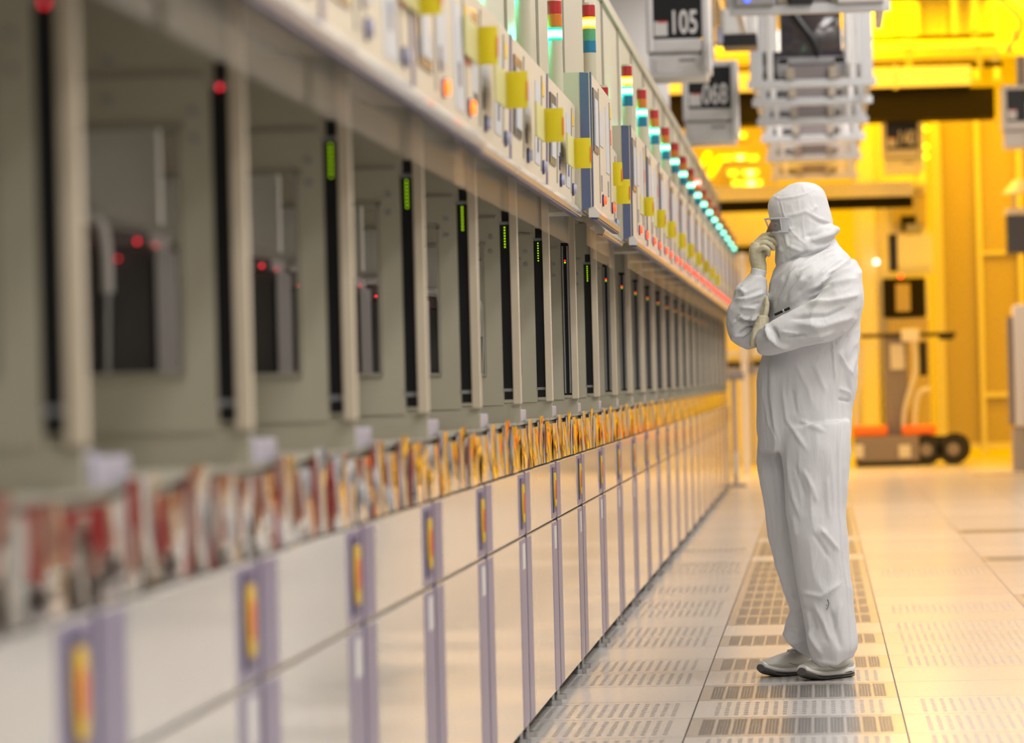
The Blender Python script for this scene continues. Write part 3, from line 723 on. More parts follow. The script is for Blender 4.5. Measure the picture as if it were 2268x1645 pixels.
# red trolley out of frame to the right, mirrored in the polished skirts
for ty, tl in ((17.0, 'nearer of two dark red wheeled trolleys mirrored in the polished skirts at lower left'), (20.4, 'farther of two dark red wheeled trolleys mirrored in the polished skirts')):
  t = thing('red_trolley', tl, 'trolley', (1.98, ty, 0), 'red trolleys')
  bm = nb(); bx(bm, -.5, .5, -1.5, 1.5, .20, 1.0, .03); obj('bin', bm, 'red_cart', t)
  bm = nb(); bx(bm, -.52, .52, -1.52, 1.52, .95, 1.02, .01); obj('rim', bm, 'red_cart', t)
  bm = nb(); cyl(bm, (-.45, -1.58, 1.1), (.45, -1.58, 1.1), .02); obj('push_bar', bm, 'steel', t, True)
  for x in (-.4, .4):
      for y in (-1.2, 1.2):
          bm = nb(); cyl(bm, (x - .03, y, .1), (x + .03, y, .1), .1, n=24); obj('wheel', bm, 'rubber', t, True)
          bm = nb(); bx(bm, x - .04, x + .04, y - .04, y + .04, .1, .22); obj('caster_fork', bm, 'steel', t)
#@OVERHEAD
# ------------------------------------------------------------------ overhead carriers and storage frames
def carrier(label, px, py_bot, Y, wpx, num, side, group='numbered overhead carriers', m_plate='black', zoff=0):
    W = wpx * Y / F; p = atY(px, py_bot, Y)
    t = thing('overhead_carrier', label, 'carrier', p, group)
    h = W * 1.42
    bm = nb(); bx(bm, -W / 2, W / 2, 0, .5, 0, W * .40, .012); obj('hoist_base', bm, 'white', t)
    bm = nb(); bx(bm, -W * .46, W * .46, .02, .5, W * .40, W * .44); obj('gap', bm, 'grey', t)
    bm = nb(); bx(bm, -W * .44, W * .42, -.012, .5, W * .44, W * .68, .02); obj('front_cover', bm, 'white', t)
    bm = nb(); bx(bm, -W * .42, W * .42, 0, .03, W * .68, W * 1.50); pl = obj('number_plate', bm, m_plate, t)
    bm = nb(); bx(bm, W * .42, W * .56, -.02, .5, W * .1, W * 1.6, .015); obj('side_post', bm, 'white', t)
    bm = nb(); bx(bm, -W * .54, -W * .42, -.02, .5, W * .44, W * 1.6, .015); obj('side_post', bm, 'white', t)
    bm = nb(); bx(bm, -W * .54, W * .56, 0, .5, W * 1.5, W * 1.62, .01); obj('top_plate', bm, 'white', t)
    bm = nb(); bx(bm, -W * .40, -W * .17, -.006, .0, W * .73, W * .98); st = obj('sticker', bm, 'white', t)
    bm = nb(); bx(bm, -W * .34, -W * .18, -.007, -.005, W * .955, W * .985); obj('sticker_edge', bm, 'red_label', st)
    text('number', num, W * .56, 'white', pl, Matrix.Translation((W * .11, -.004, W * .94)) @ Matrix.Rotation(math.pi / 2, 4, 'X') @ Matrix.Diagonal((.60, 1, 1, 1)))
    bm = nb(); bx(bm, W * .02, W * .30, -.004, .0, W * .28, W * .33); obj('name_strip', bm, 'grey', t)
    bm = nb(); bx(bm, -W * .40, -W * .06, -.004, .0, W * .08, W * .34, .003); obj('access_hatch', bm, 'white', t)
    bm = nb(); bx(bm, -.04, .04, .15, .35, W * 1.62, max(4.0 - p.z, W * 1.7)); obj('hanger', bm, 'grey', t)
    return t
carrier('white overhead carrier with number plate 105, largest near the top', 1503, 172, 25, 128, '105', 1)
carrier('white overhead carrier with number plate 068, behind and below 105', 1574, 316, 30, 112, '068', 1)
c3 = carrier('distant overhead carrier with dark number plate 140 in the amber bay', 2000, 385, 44.5, 82, '140', 1)
c4 = carrier('overhead carrier cut off by the right edge of the photo', 2268, 325, 38, 84, '1', 1)
t = thing('overhead_rail', 'grey ceiling rail carrying the two numbered carriers', 'rail', (-.78, 20, 4.0))
bm = nb(); bx(bm, -.06, .06, 0, 14, 0, .12); obj('rail_beam', bm, 'grey', t)
for y in (2, 6, 10, 13.5):
    bm = nb(); cyl(bm, (0, y, .12), (0, y, .75), .012); obj('rod', bm, 'grey', t, True)
t = thing('carrier_body', 'white carrier body with black underside right of carrier 105', 'carrier', (-.53, 26.4, 3.2))
bm = nb(); p = atY(1636, 75, 26.4); pbx(bm, 1596, 18, 1676, 76, 26.4, .5, .03); child('cover', bm, 'white', t)
bm = nb(); pbx(bm, 1600, 76, 1676, 102, 26.42, .45, .005); child('underside', bm, 'black', t)
bm = nb(); pbx(bm, 1586, 60, 1606, 96, 26.42, .3, .01); child('clamp', bm, 'lilac', t)
bm = nb(); bx(bm, -.56, -.50, 26.6, 26.7, 3.3, CEIL + .01); child('hanger', bm, 'grey', t)
# storage frames under the track
FR = [(23.1, 'nearest, cut by the top edge'), (29.0, 'second, holding the dark pod'), (30.9, 'third'), (33.3, 'fourth'), (35.7, 'fifth'), (38.9, 'sixth'), (42.6, 'farthest and smallest')]
def frame_proto(TOP):
    t = thing('storage_frame', 'x', 'frame', (0, 0, 0), 'ceiling storage frames')
    bm = nb(); bx(bm, -.465, .465, -.03, .03, 0, .058, .004); obj('cross_bar', bm, 'steel_pale', t)
    for s in (-1, 1):
        bm = nb(); bx(bm, s * .40 - .045, s * .40 + .045, -.03, .03, .055, 1.0, .004); obj('post', bm, 'steel_pale', t)
        bm = nb(); bx(bm, s * .30 - .022, s * .30 + .022, -.02, .03, .045, 1.0, .004); obj('inner_post', bm, 'white', t)
        bm = nb(); bx(bm, s * .42 - .02, s * .42 + .02, .03, 1.75, .05, .20); obj('side_rail', bm, 'steel_pale', t)
        bm = nb(); bx(bm, s * .155 - .03, s * .155 + .03, -.05, .05, .06, .15, .004); obj('pod_pin', bm, 'tan_panel', t)
        bm = nb(); bx(bm, s * .155 - .045, s * .155 + .045, -.03, .4, .045, .062); obj('pin_plate', bm, 'grey', t)
    bm = nb(); bx(bm, -.36, .20, .0, .42, .045, .058); obj('shelf_plate', bm, 'steel_pale', t)
    bm = nb(); bx(bm, -.37, .37, .36, .42, .14, .20, .004); obj('rear_bar', bm, 'steel_pale', t)
    bm = nb(); bx(bm, -.36, .24, .42, .44, .058, .30); obj('rear_panel', bm, 'grey_mid', t)
    bm = nb(); bx(bm, -.13, .13, -.01, .02, .05, .16, .004); obj('centre_plate', bm, 'grey_warm', t)
    for s in (-1, 1):
        bm = nb(); bx(bm, s * .42 - .008, s * .42 + .008, -.01, .01, 1.0, TOP - 3.1); obj('hanger_rod', bm, 'grey', t)
    bm = nb(); bx(bm, .24, .37, .1, .14, .045, .17); obj('gusset', bm, 'white', t)
    return t
fp = None
for y, lab in FR:
    if y in (23.1, 38.9): fp = frame_proto(CEIL + .02 if y < 36 else 5.92); r = fp
    else: r = copy_tree(fp)
    r.location = (.0, y, 3.1); r['label'] = f'silver ceiling storage frame in the central column, {lab}'
t = thing('wafer_pod', 'dark translucent wafer pod with grey flange in the second storage frame', 'pod', (.0, 29.3, 3.165))
bm = nb(); bx(bm, -.225, .225, -.18, .18, .16, .54, .03); obj('shell', bm, 'smoke', t, True)
bm = nb()
profx(bm, [(0, 0), (0, 0)] and [(-.2, .02), (.2, .02), (.2, .16), (-.2, .16)], -.25, -.17); profx(bm, [(-.2, .02), (.2, .02), (.2, .16), (-.2, .16)], .17, .25); bx(bm, -.25, .25, -.2, .2, .11, .165, .01)
obj('flange', bm, 'grey_mid', t)
bm = nb(); bx(bm, -.16, .16, -.1, .1, .0, .11, .01); obj('latch_door', bm, 'black', t)
bm = nb(); bx(bm, .235, .27, -.15, .15, .16, .5, .01); obj('side_handle', bm, 'white', t)
bm = nb(); tube(bm, spline([(-.12, -.19, .48), (-.05, -.20, .38), (.02, -.20, .28), (.05, -.19, .17)]), .025); obj('strap', bm, 'black', t, True)
t = thing('cable_tray', 'grey equipment tray sitting on the nearest storage frame at the top edge', 'tray', (.0, 23.0, 3.15))
bm = nb(); bx(bm, -.43, -.20, .0, .3, 0, .14, .01); obj('control_box', bm, 'grey_mid', t)
bm = nb(); bx(bm, -.12, .02, .0, .3, 0, .12, .01); obj('latch_box', bm, 'black', t)
bm = nb(); bx(bm, .16, .43, .0, .3, 0, .13, .01); obj('white_box', bm, 'white', t)
bm = nb(); cyl(bm, (-.36, -.004, .035), (-.36, .0, .035), .02, n=16); obj('blue_lamp', bm, 'blue_on', t)
#@PERSON
# ------------------------------------------------------------------ the person in the cleanroom suit
YP = 13.15
def project_np(V):
    d = V - np.array(EYE)
    z = d @ np.array(fw); x = d @ np.array(RT); y = d @ np.array(UP)
    return np.stack([1134 + F * x / z, 822.5 - F * y / z], 1)
def loft(bm, rings, n=28, sq=2.0, caps=True):
    """rings: (px, py, dy, halfwidth px, half depth m [, tilt]) cross-section across the path in the picture plane and along depth"""
    C = [atY(r[0], r[1], YP + r[2]) for r in rings]
    out = []
    for i, r in enumerate(rings):
        if len(r) > 5: t = Vector((math.cos(r[5]), 0, math.sin(r[5])))
        else:
            d = C[min(i + 1, len(C) - 1)] - C[max(i - 1, 0)]
            d.y = 0
            d = d.normalized() if d.length > 1e-5 else Vector((0, 0, -1))
            t = Vector((-d.z, 0, d.x))
        w_ = r[3] * (YP + r[2]) / F
        ring = []
        for k in range(n):
            a = 2 * math.pi * k / n; ca, sa = math.cos(a), math.sin(a)
            e = 2 / sq
            ca = math.copysign(abs(ca) ** e, ca); sa = math.copysign(abs(sa) ** e, sa)
            ring.append(bm.verts.new(C[i] + t * (w_ * ca) + Vector((0, 1, 0)) * (r[4] * sa)))
        out.append(ring)
    for a, b in zip(out, out[1:]):
        for k in range(n): bm.faces.new((a[k], a[(k + 1) % n], b[(k + 1) % n], b[k]))
    if caps:
        bm.faces.new(out[0][::-1]); bm.faces.new(out[-1])
    return bm
def dens(rings, k=4):
    """Catmull-Rom through the rings"""
    m_ = min(len(r) for r in rings); R = [list(r)[:m_] for r in rings]; R = [R[0]] + R + [R[-1]]; out = []
    for i in range(1, len(R) - 2):
        for j in range(k):
            t = j / k; a, b, c, d = R[i - 1:i + 3]
            out.append([.5 * (2 * b[q] + (c[q] - a[q]) * t + (2 * a[q] - 5 * b[q] + 4 * c[q] - d[q]) * t * t + (3 * b[q] - a[q] - 3 * c[q] + d[q]) * t ** 3) for q in range(len(b))])
    out.append(R[-2]); return out
def fuse(bm, voxel, smooth, fac=.5):
    bmesh.ops.recalc_face_normals(bm, faces=bm.faces)
    me = bpy.data.meshes.new('tmp'); bm.to_mesh(me); bm.free()
    o = bpy.data.objects.new('tmp', me); COL.objects.link(o)
    r = o.modifiers.new('r', 'REMESH'); r.mode = 'VOXEL'; r.voxel_size = voxel; r.use_smooth_shade = True
    if smooth:
        q = o.modifiers.new('s', 'SMOOTH'); q.factor = fac; q.iterations = smooth
    dg = bpy.context.evaluated_depsgraph_get()
    res = bpy.data.meshes.new_from_object(o.evaluated_get(dg))
    bpy.data.objects.remove(o); bpy.data.meshes.remove(me)
    return res
def me_obj(name, me, m, parent):
    me.name = name; me.materials.clear(); me.materials.append(M[m] if isinstance(m, str) else m); me.shade_smooth()
    if parent: me.transform(Matrix.Translation(-Vector(parent.location)))
    o = bpy.data.objects.new(name, me); COL.objects.link(o); o.parent = parent
    return o
def get_np(me):
    n = len(me.vertices); V = np.empty(n * 3); me.vertices.foreach_get('co', V); N = np.empty(n * 3)
    me.vertex_normals.foreach_get('vector', N)
    return V.reshape(-1, 3), N.reshape(-1, 3)
def put_np(me, V): me.vertices.foreach_set('co', V.astype(np.float32).ravel()); me.update()
rng = np.random.RandomState(3)
def vnoise(Pt, seed=0):
    """smooth value noise, vectorised"""
    i = np.floor(Pt).astype(np.int64); f = Pt - i; f = f * f * (3 - 2 * f)
    def h(a, b, c):
        x = (a * 73856093 ^ b * 19349663 ^ c * 83492791 ^ (seed * 2654435 + 97)) & 0xffffffff
        x = ((x ^ (x >> 13)) * 1274126177) & 0xffffffff
        return ((x ^ (x >> 16)) & 0xffff) / 65535.0
    r = 0
    for dx in (0, 1):
        for dy in (0, 1):
            for dz in (0, 1):
                w_ = (f[:, 0] if dx else 1 - f[:, 0]) * (f[:, 1] if dy else 1 - f[:, 1]) * (f[:, 2] if dz else 1 - f[:, 2])
                r = r + w_ * h(i[:, 0] + dx, i[:, 1] + dy, i[:, 2] + dz)
    return r
def ridged(Pt, seed):
    return 1 - np.abs(2 * vnoise(Pt, seed) - 1)
def fold_disp(px, wn, curves):
    D = np.zeros(len(px))
    for A, wd, pts in curves:
        pts = [np.array(p, float) for p in pts]
        best = np.full(len(px), 1e9); fade = np.zeros(len(px))
        L = sum(np.linalg.norm(b - a) for a, b in zip(pts, pts[1:])); acc = 0
        for a, b in zip(pts, pts[1:]):
            ab = b - a; l = np.linalg.norm(ab); t = np.clip(((px - a) @ ab) / (l * l), 0, 1)
            d = np.linalg.norm(px - (a + t[:, None] * ab), axis=1)
            g = (acc + t * l) / L; m_ = d < best
            best = np.where(m_, d, best); fade = np.where(m_, g, fade); acc += l
        e = np.minimum(1, np.minimum(fade, 1 - fade) * 5 + .15)
        D += A * .001 * e * np.exp(-(best / wd) ** 2)
    return D * wn

pc = atY(1800, 1500, YP)
person = thing('person', 'person in white hooded cleanroom coverall and goggles, one gloved hand at the face', 'person', (pc.x, YP, 0))

TORSO = [(1781, 1000, .06, 98, .14), (1782, 960, .06, 105, .155), (1783, 900, .06, 107, .16), (1789, 845, .06, 112, .16), (1797, 785, .05, 104, .155), (1801, 720, .04, 102, .16),
         (1806, 660, .04, 104, .185), (1809, 615, .04, 95, .195), (1814, 580, .04, 76, .15), (1812, 556, .04, 50, .10), (1806, 536, .04, 40, .08)]
LEGN = [(1800, 940, -.02, 82, .10), (1806, 997, -.03, 77, .10), (1809, 1067, -.03, 69, .095), (1808, 1131, -.03, 65, .09), (1817, 1205, -.03, 63, .09), (1826, 1288, -.03, 58, .085),
        (1838, 1381, -.03, 55, .085), (1844, 1430, -.03, 55, .085), (1846, 1450, -.03, 50, .08, 0.0), (1850, 1466, -.03, 44, .07, 0.0)]
LEGF = [(1745, 940, .14, 66, .10), (1738, 997, .15, 61, .10), (1744, 1067, .15, 61, .095), (1752, 1131, .15, 58, .09), (1763, 1205, .15, 54, .085), (1774, 1265, .15, 50, .08),
        (1787, 1315, .15, 46, .08), (1793, 1353, .15, 41, .08), (1787, 1385, .15, 44, .08), (1776, 1415, .15, 43, .08), (1762, 1432, .15, 40, .075, 0.08)]
ARMN = [(1858, 590, -.10, 34, .06), (1868, 610, -.13, 40, .07), (1868, 645, -.16, 46, .08), (1853, 682, -.18, 50, .075), (1818, 712, -.19, 47, .075), (1772, 728, -.18, 42, .07), (1732, 744, -.16, 37, .065), (1703, 756, -.13, 32, .06), (1684, 762, -.11, 25, .05), (1674, 764, -.10, 16, .04)]
ARMF = [(1770, 620, .17, 45, .07), (1740, 670, .16, 42, .065), (1700, 715, .10, 40, .06), (1662, 738, .04, 34, .055), (1640, 727, .01, 30, .05), (1645, 700, .0, 36, .055), (1658, 676, -.01, 34, .055), (1665, 650, -.01, 36, .05), (1673, 625, -.01, 25, .04), (1678, 610, -.01, 20, .033)]
HOOD = [(1776, 404.5, .03, 10, .03), (1777, 409, .03, 27, .055), (1776, 419, .03, 43, .080), (1770, 433, .03, 57.5, .095), (1767, 446, .03, 64, .101), (1768, 460, .03, 67, .104), (1772, 476, .03, 67.5, .106), (1775, 492, .03, 68, .106),
        (1776, 508, .03, 64, .106), (1779, 530, .03, 64, .112), (1782, 548, .03, 64, .12), (1775, 566, .03, 57, .11), (1766, 580, .03, 48, .09), (1757, 590, .03, 34, .06), (1752, 595, .03, 18, .03)]
HOOD = [(*r, 0.0) for r in HOOD]
# --- bare body, hidden under the suit except the eye region
def shr(R, f, g=1.0): return [(r[0], r[1], r[2], r[3] * f, r[4] * f * g, *r[5:]) for r in R]
bm = nb()
loft(bm, dens(shr(TORSO, .74))); loft(bm, dens(shr(LEGN[:-1], .62))); loft(bm, dens(shr(LEGF[:-1], .62))); loft(bm, dens(shr(ARMN[1:], .5))); loft(bm, dens(shr(ARMF, .5)))
HEAD = [(1776, 412, .03, 20, .04), (1772, 424, .03, 44, .066), (1770, 445, .03, 58, .080), (1771, 470, .03, 62, .084), (1771, 486, .03, 63, .086), (1770, 500, .03, 62, .084), (1768, 515, .03, 56, .078), (1766, 535, .03, 46, .065), (1768, 555, .03, 38, .055), (1782, 580, .03, 34, .055), (1800, 600, .03, 34, .055)]
loft(bm, dens([(*r, 0.0) for r in HEAD]))
# nose, brow ridge, cheek
nose = [atY(*p) for p in ((1714, 492, YP + .03), (1708, 503, YP + .03), (1703, 516, YP + .03), (1707, 524, YP + .03))]
tube(bm, spline(nose), 0.011, 12)
for dy in (-.035, .095):
    tube(bm, spline([atY(1717, 485, YP + .03 + (dy - .03) * .3), atY(1716, 484, YP + dy), atY(1730, 487, YP + dy + (-.02 if dy < 0 else .02))]), .006, 10)
body = me_obj('body', fuse(bm, .006, 4), 'skin', person)
# near eye: lids, white, iris
for dy, nm in ((-.020, 'eye'), (.080, 'eye')):
    c = atY(1722, 498, YP + dy)
    bm = nb(); ball(bm, c + Vector((-.002, 0, 0)), .0085, 20); bmesh.ops.translate(bm, vec=-Vector(person.location), verts=bm.verts); e = obj(nm, bm, 'eye_white', person, True)
    bm = nb(); ball(bm, c + Vector((-.0060, -.0040 if dy < 0 else .0040, -.002)), .0058, 14); bmesh.ops.translate(bm, vec=-Vector(person.location), verts=bm.verts); obj('iris', bm, 'iris', e, True)
for dy in (-.030, .09):
    bm = nb(); tube(bm, spline([atY(1712, 487, YP + dy + (.03 if dy < 0 else -.03)), atY(1716, 485, YP + dy), atY(1730, 488, YP + dy + (-.02 if dy < 0 else .02))]), .0045, 8)
    bmesh.ops.translate(bm, vec=-Vector(person.location), verts=bm.verts); obj('eyebrow', bm, 'iris', person, True)

# --- coverall
bm = nb()
for R in (TORSO, LEGN, LEGF, ARMN, ARMF): loft(bm, dens(R, 5), 36)
# loose seat and belly cloth
loft(bm, dens([(1850, 760, .05, 45, .10), (1858, 820, .05, 44, .11), (1852, 870, .05, 38, .10), (1842, 930, .05, 30, .08)], 4), 28)
# flap at the hip pocket
cv = fuse(bm, .0052, 7)
V, N = get_np(cv)
px = project_np(V)
front = np.clip((-N[:, 1] - .02) * 1.6, 0, 1)
FOLDS = [
 (7, 6, [(1863, 573), (1811, 611)]), (7, 6, [(1884, 593), (1834, 622), (1791, 643)]), (9, 7, [(1899, 616), (1840, 634), (1788, 660)]), (10, 8, [(1907, 651), (1837, 669), (1782, 675), (1747, 695)]),
 (8, 9, [(1893, 700), (1823, 722), (1764, 718)]), (12, 5, [(1700, 720), (1706, 745), (1723, 762), (1750, 771)]), (-12, 5, [(1713, 726), (1723, 750)]), (8, 5, [(1667, 737), (1690, 730), (1706, 717)]),
 (6, 6, [(1764, 754), (1852, 734)]), (-7, 6, [(1750, 705), (1830, 700), (1880, 680)]), (-6, 5, [(1790, 652), (1850, 630)]), (-6, 5, [(1735, 748), (1790, 745)]), (5, 4, [(1730, 735), (1770, 740)]),
 (6, 5, [(1738, 608), (1706, 672)]), (6, 5, [(1758, 602), (1723, 672)]), (6, 5, [(1782, 611), (1747, 660)]), (-5, 4, [(1748, 606), (1714, 680)]), (-5, 5, [(1770, 610), (1736, 664)]), (-6, 5, [(1797, 612), (1766, 650)]), (5, 4, [(1712, 620), (1702, 690)]),
 (6, 3, [(1852, 545), (1810, 565), (1766, 592), (1745, 620)]), (5, 3, [(1862, 556), (1818, 575), (1776, 600)]), (-6, 3, [(1856, 550), (1815, 570), (1771, 597)]),
 (6, 3, [(1840, 745), (1846, 790), (1852, 847)]), (7, 6, [(1902, 700), (1870, 735), (1846, 770)]), (6, 5, [(1855, 777), (1870, 805), (1890, 835)]), (-6, 6, [(1880, 740), (1865, 780)]), (6, 6, [(1900, 780), (1880, 830), (1886, 870)]),
 (6, 4, [(1630, 663), (1656, 662), (1694, 648)]), (-6, 4, [(1632, 655), (1658, 652), (1690, 640)]), (9, 4, [(1634, 694), (1648, 706), (1668, 706), (1686, 696)]), (-8, 4, [(1628, 706), (1646, 716), (1672, 714)]), (7, 4, [(1618, 722), (1640, 700)]), (7, 5, [(1622, 742), (1645, 744), (1668, 724)]),
 (7, 5, [(1640, 640), (1652, 652)]), (-5, 4, [(1660, 676), (1684, 670)]), (5, 4, [(1640, 680), (1676, 684)]),
 (4, 3, [(1690, 795), (1688, 872), (1701, 937), (1724, 985)]), (4, 3, [(1706, 800), (1708, 880), (1716, 940), (1727, 982)]), (-4, 3, [(1698, 800), (1697, 880), (1708, 940)]),
 (7, 6, [(1732, 855), (1742, 930), (1790, 1000)]), (6, 6, [(1769, 930), (1828, 956)]), (-5, 6, [(1752, 860), (1765, 920)]), (5, 6, [(1760, 800), (1790, 860), (1800, 900)]), (5, 7, [(1800, 800), (1830, 870)]),
 (6, 6, [(1742, 1011), (1758, 1103), (1774, 1150)]), (6, 6, [(1779, 1039), (1800, 1080), (1811, 1113)]), (-5, 6, [(1762, 1030), (1782, 1100)]), (6, 6, [(1758, 1140), (1765, 1190)]), (7, 6, [(1816, 1168), (1857, 1219)]), (-5, 6, [(1800, 1180), (1840, 1240)]),
 (7, 7, [(1776, 1311), (1820, 1322), (1862, 1288)]), (8, 7, [(1802, 1334), (1825, 1381), (1843, 1427)]), (-9, 8, [(1790, 1345), (1806, 1400)]), (8, 6, [(1790, 1395), (1822, 1452)]), (-8, 8, [(1838, 1350), (1852, 1400), (1862, 1440)]), (6, 6, [(1862, 1330), (1850, 1400)]),
 (5, 2.6, [(1857, 863), (1855, 979), (1857, 1131), (1866, 1242), (1878, 1335), (1885, 1455)]), (-4, 4, [(1864, 870), (1863, 979), (1866, 1131), (1875, 1242)]), (6, 4, [(1858, 860), (1880, 868), (1884, 880)]), (-7, 4, [(1856, 884), (1884, 890)]),
 (5, 6, [(1690, 1010), (1704, 1100), (1722, 1190)]), (-5, 6, [(1712, 1010), (1722, 1120)]), (6, 6, [(1735, 1300), (1765, 1330)]), (-7, 7, [(1752, 1352), (1790, 1345)]), (6, 7, [(1742, 1385), (1780, 1400)]), (4, 8, [(1870, 1020), (1872, 1120)]), (5, 6, [(1830, 1050), (1836, 1150)]),
 (6, 5, [(1726, 1434), (1760, 1424), (1792, 1418)]), (6, 5, [(1800, 1462), (1850, 1470), (1892, 1466)])]
D = np.where(px[:, 1] > 800, .95, 1.35) * fold_disp(px, front, [(A, w_ * .8, p) for A, w_, p in FOLDS])
lower = np.clip((px[:, 1] - 760) / 80, 0, 1)
Pn = V * np.array([18, 12, 9.0])
arm = np.clip(1 - lower, 0, 1)
D += lower * (.0085 * (ridged(V * np.array([17, 10, 5.0]) + 3, 1) ** 2 - .4) + .0026 * (ridged(V * np.array([34, 24, 12.]) + 1, 2) ** 2 - .4))
rotv = np.stack([V[:, 0] * .8 + V[:, 2] * .6, V[:, 1], -V[:, 0] * .6 + V[:, 2] * .8], 1)
D += arm * (.0080 * (ridged(rotv * np.array([8, 10, 19.0]), 5) ** 2 - .4) + .0022 * (ridged(rotv * np.array([18, 20, 40.]), 6) ** 2 - .4))
V = V + N * D[:, None]
put_np(cv, V)
suit = me_obj('coverall', cv, 'cloth', person)
# --- hood with an opening for the eyes
bm = nb(); loft(bm, dens(HOOD, 5), 44, 2.15)
loft(bm, dens([(1808, 499, .03, 36, .075, 0.0), (1815, 511, .03, 44, .10, 0.12), (1812, 524, .03, 46, .115, 0.2), (1806, 538, .03, 40, .11, .25), (1800, 550, .03, 34, .09, .25)], 4), 36, 2.3)
hd = fuse(bm, .0040, 5)
V, N = get_np(hd); px = project_np(V)
front = np.clip((-N[:, 1] + .1) * 1.6, 0, 1)
HF = [(3, 2.2, [(1708, 433), (1727, 441), (1762, 436), (1790, 428), (1812, 414)]), (2.5, 2, [(1728, 441), (1735, 470), (1744, 492), (1752, 510), (1770, 530), (1790, 545)]), (-2.5, 2, [(1724, 442), (1731, 470), (1740, 494), (1750, 514)]),
      (4, 4, [(1737, 480), (1765, 474), (1785, 468), (1800, 476), (1815, 485), (1842, 494)]), (-3, 4, [(1790, 480), (1812, 492), (1838, 500)]), (2, 1.6, [(1768, 438), (1771, 470)]), (2, 2, [(1776, 475), (1779, 505), (1783, 535)]),
      (7, 4, [(1790, 536), (1820, 525), (1856, 512)]), (-8, 5, [(1782, 525), (1810, 517), (1842, 504)]), (6, 4, [(1785, 556), (1820, 546), (1850, 532)]), (-8, 4, [(1745, 576), (1762, 572), (1790, 556)]), (5, 4, [(1722, 545), (1735, 560), (1735, 585)]),
      (5, 4, [(1738, 515), (1745, 545), (1780, 558)]), (-5, 3, [(1727, 520), (1738, 528)]), (3, 2.5, [(1728, 510), (1760, 505)]), (4, 5, [(1722, 592), (1745, 596), (1765, 590)]), (-5, 5, [(1735, 555), (1738, 580)]), (4, 4, [(1795, 470), (1810, 455)])]
D = fold_disp(px, front, HF)
D += .0035 * (ridged(V * np.array([16, 14, 16.]) + 9, 11) - .5) + .0016 * (ridged(V * np.array([45, 40, 40.]), 12) - .5)
V = V + N * D[:, None]
# hollow the eye window: drop faces in the opening
put_np(hd, V); px = project_np(V)
bmh = bmesh.new(); bmh.from_mesh(hd); bmh.verts.ensure_lookup_table()
ctr = atY(1770, 495, YP + .03)
def in_window(v):
    q = v.co; a = Vector((q.x, q.y, q.z))
    pz = px[v.index]
    top = 486 + (pz[0] - 1705) * -.05; bot = 515 - (pz[0] - 1705) * .12
    return q.x < atY(1737, 495, YP).x and top < pz[1] < bot
kill = [f for f in bmh.faces if all(in_window(v) for v in f.verts)]
bmesh.ops.delete(bmh, geom=kill, context='FACES')
bmh.to_mesh(hd); bmh.free()
hood = me_obj('hood', hd, 'cloth', person)
sm = hood.modifiers.new('s', 'SOLIDIFY'); sm.thickness = .0022; sm.offset = -1
# --- goggles
def gog(t, f):   # t 0..1 around the front (near side to far side), f 0 top .. 1 bottom
    a = math.pi * (t - .5)
    xf = 1694 + 13 * f; xb = 1748 - 1 * f; yy = 485 + 30 * f - (1 - abs(math.cos(a))) * 2
    x = xb + (xf - xb) * math.cos(a) ** .55 if math.cos(a) > 1e-6 else xb
    dy = .03 + .104 * math.copysign(abs(math.sin(a)) ** .8, math.sin(a))
    return atY(x, yy, YP + dy)
bm = nb(); nt_, nf = 28, 5
g = [[bm.verts.new(gog(i / nt_, j / nf)) for j in range(nf + 1)] for i in range(nt_ + 1)]
for i in range(nt_):
    for j in range(nf): bm.faces.new((g[i][j], g[i + 1][j], g[i + 1][j + 1], g[i][j + 1]))
bmesh.ops.translate(bm, vec=-Vector(person.location), verts=bm.verts)
gl = obj('goggles', bm, 'goggle_lens', person, True)
for nm, fr, rr in (('upper_rim', 0, .0032), ('lower_rim', 1, .0024)):
    bm = nb(); tube(bm, [gog(i / 40, fr) for i in range(41)], rr, 8); bmesh.ops.translate(bm, vec=-Vector(person.location), verts=bm.verts); obj(nm, bm, 'clear_plastic', gl, True)
for tt in (.055, .5, .945):
    bm = nb(); tube(bm, [gog(tt, j / 6) for j in range(7)], .0026, 8); bmesh.ops.translate(bm, vec=-Vector(person.location), verts=bm.verts); obj('side_rib', bm, 'clear_plastic', gl, True)
bm = nb()
sh = [gog(0.001 + .0053 * i, j) for i in range(11) for j in (0, 1)]
for i in range(10):
    a, b, c, d = sh[2 * i], sh[2 * i + 1], sh[2 * i + 3], sh[2 * i + 2]
    off = Vector((0, -.001, 0)); bm.faces.new([bm.verts.new(q + off) for q in (a, b, c, d)])
bmesh.ops.translate(bm, vec=-Vector(person.location), verts=bm.verts); obj('side_shield', bm, 'frosted', gl, True)
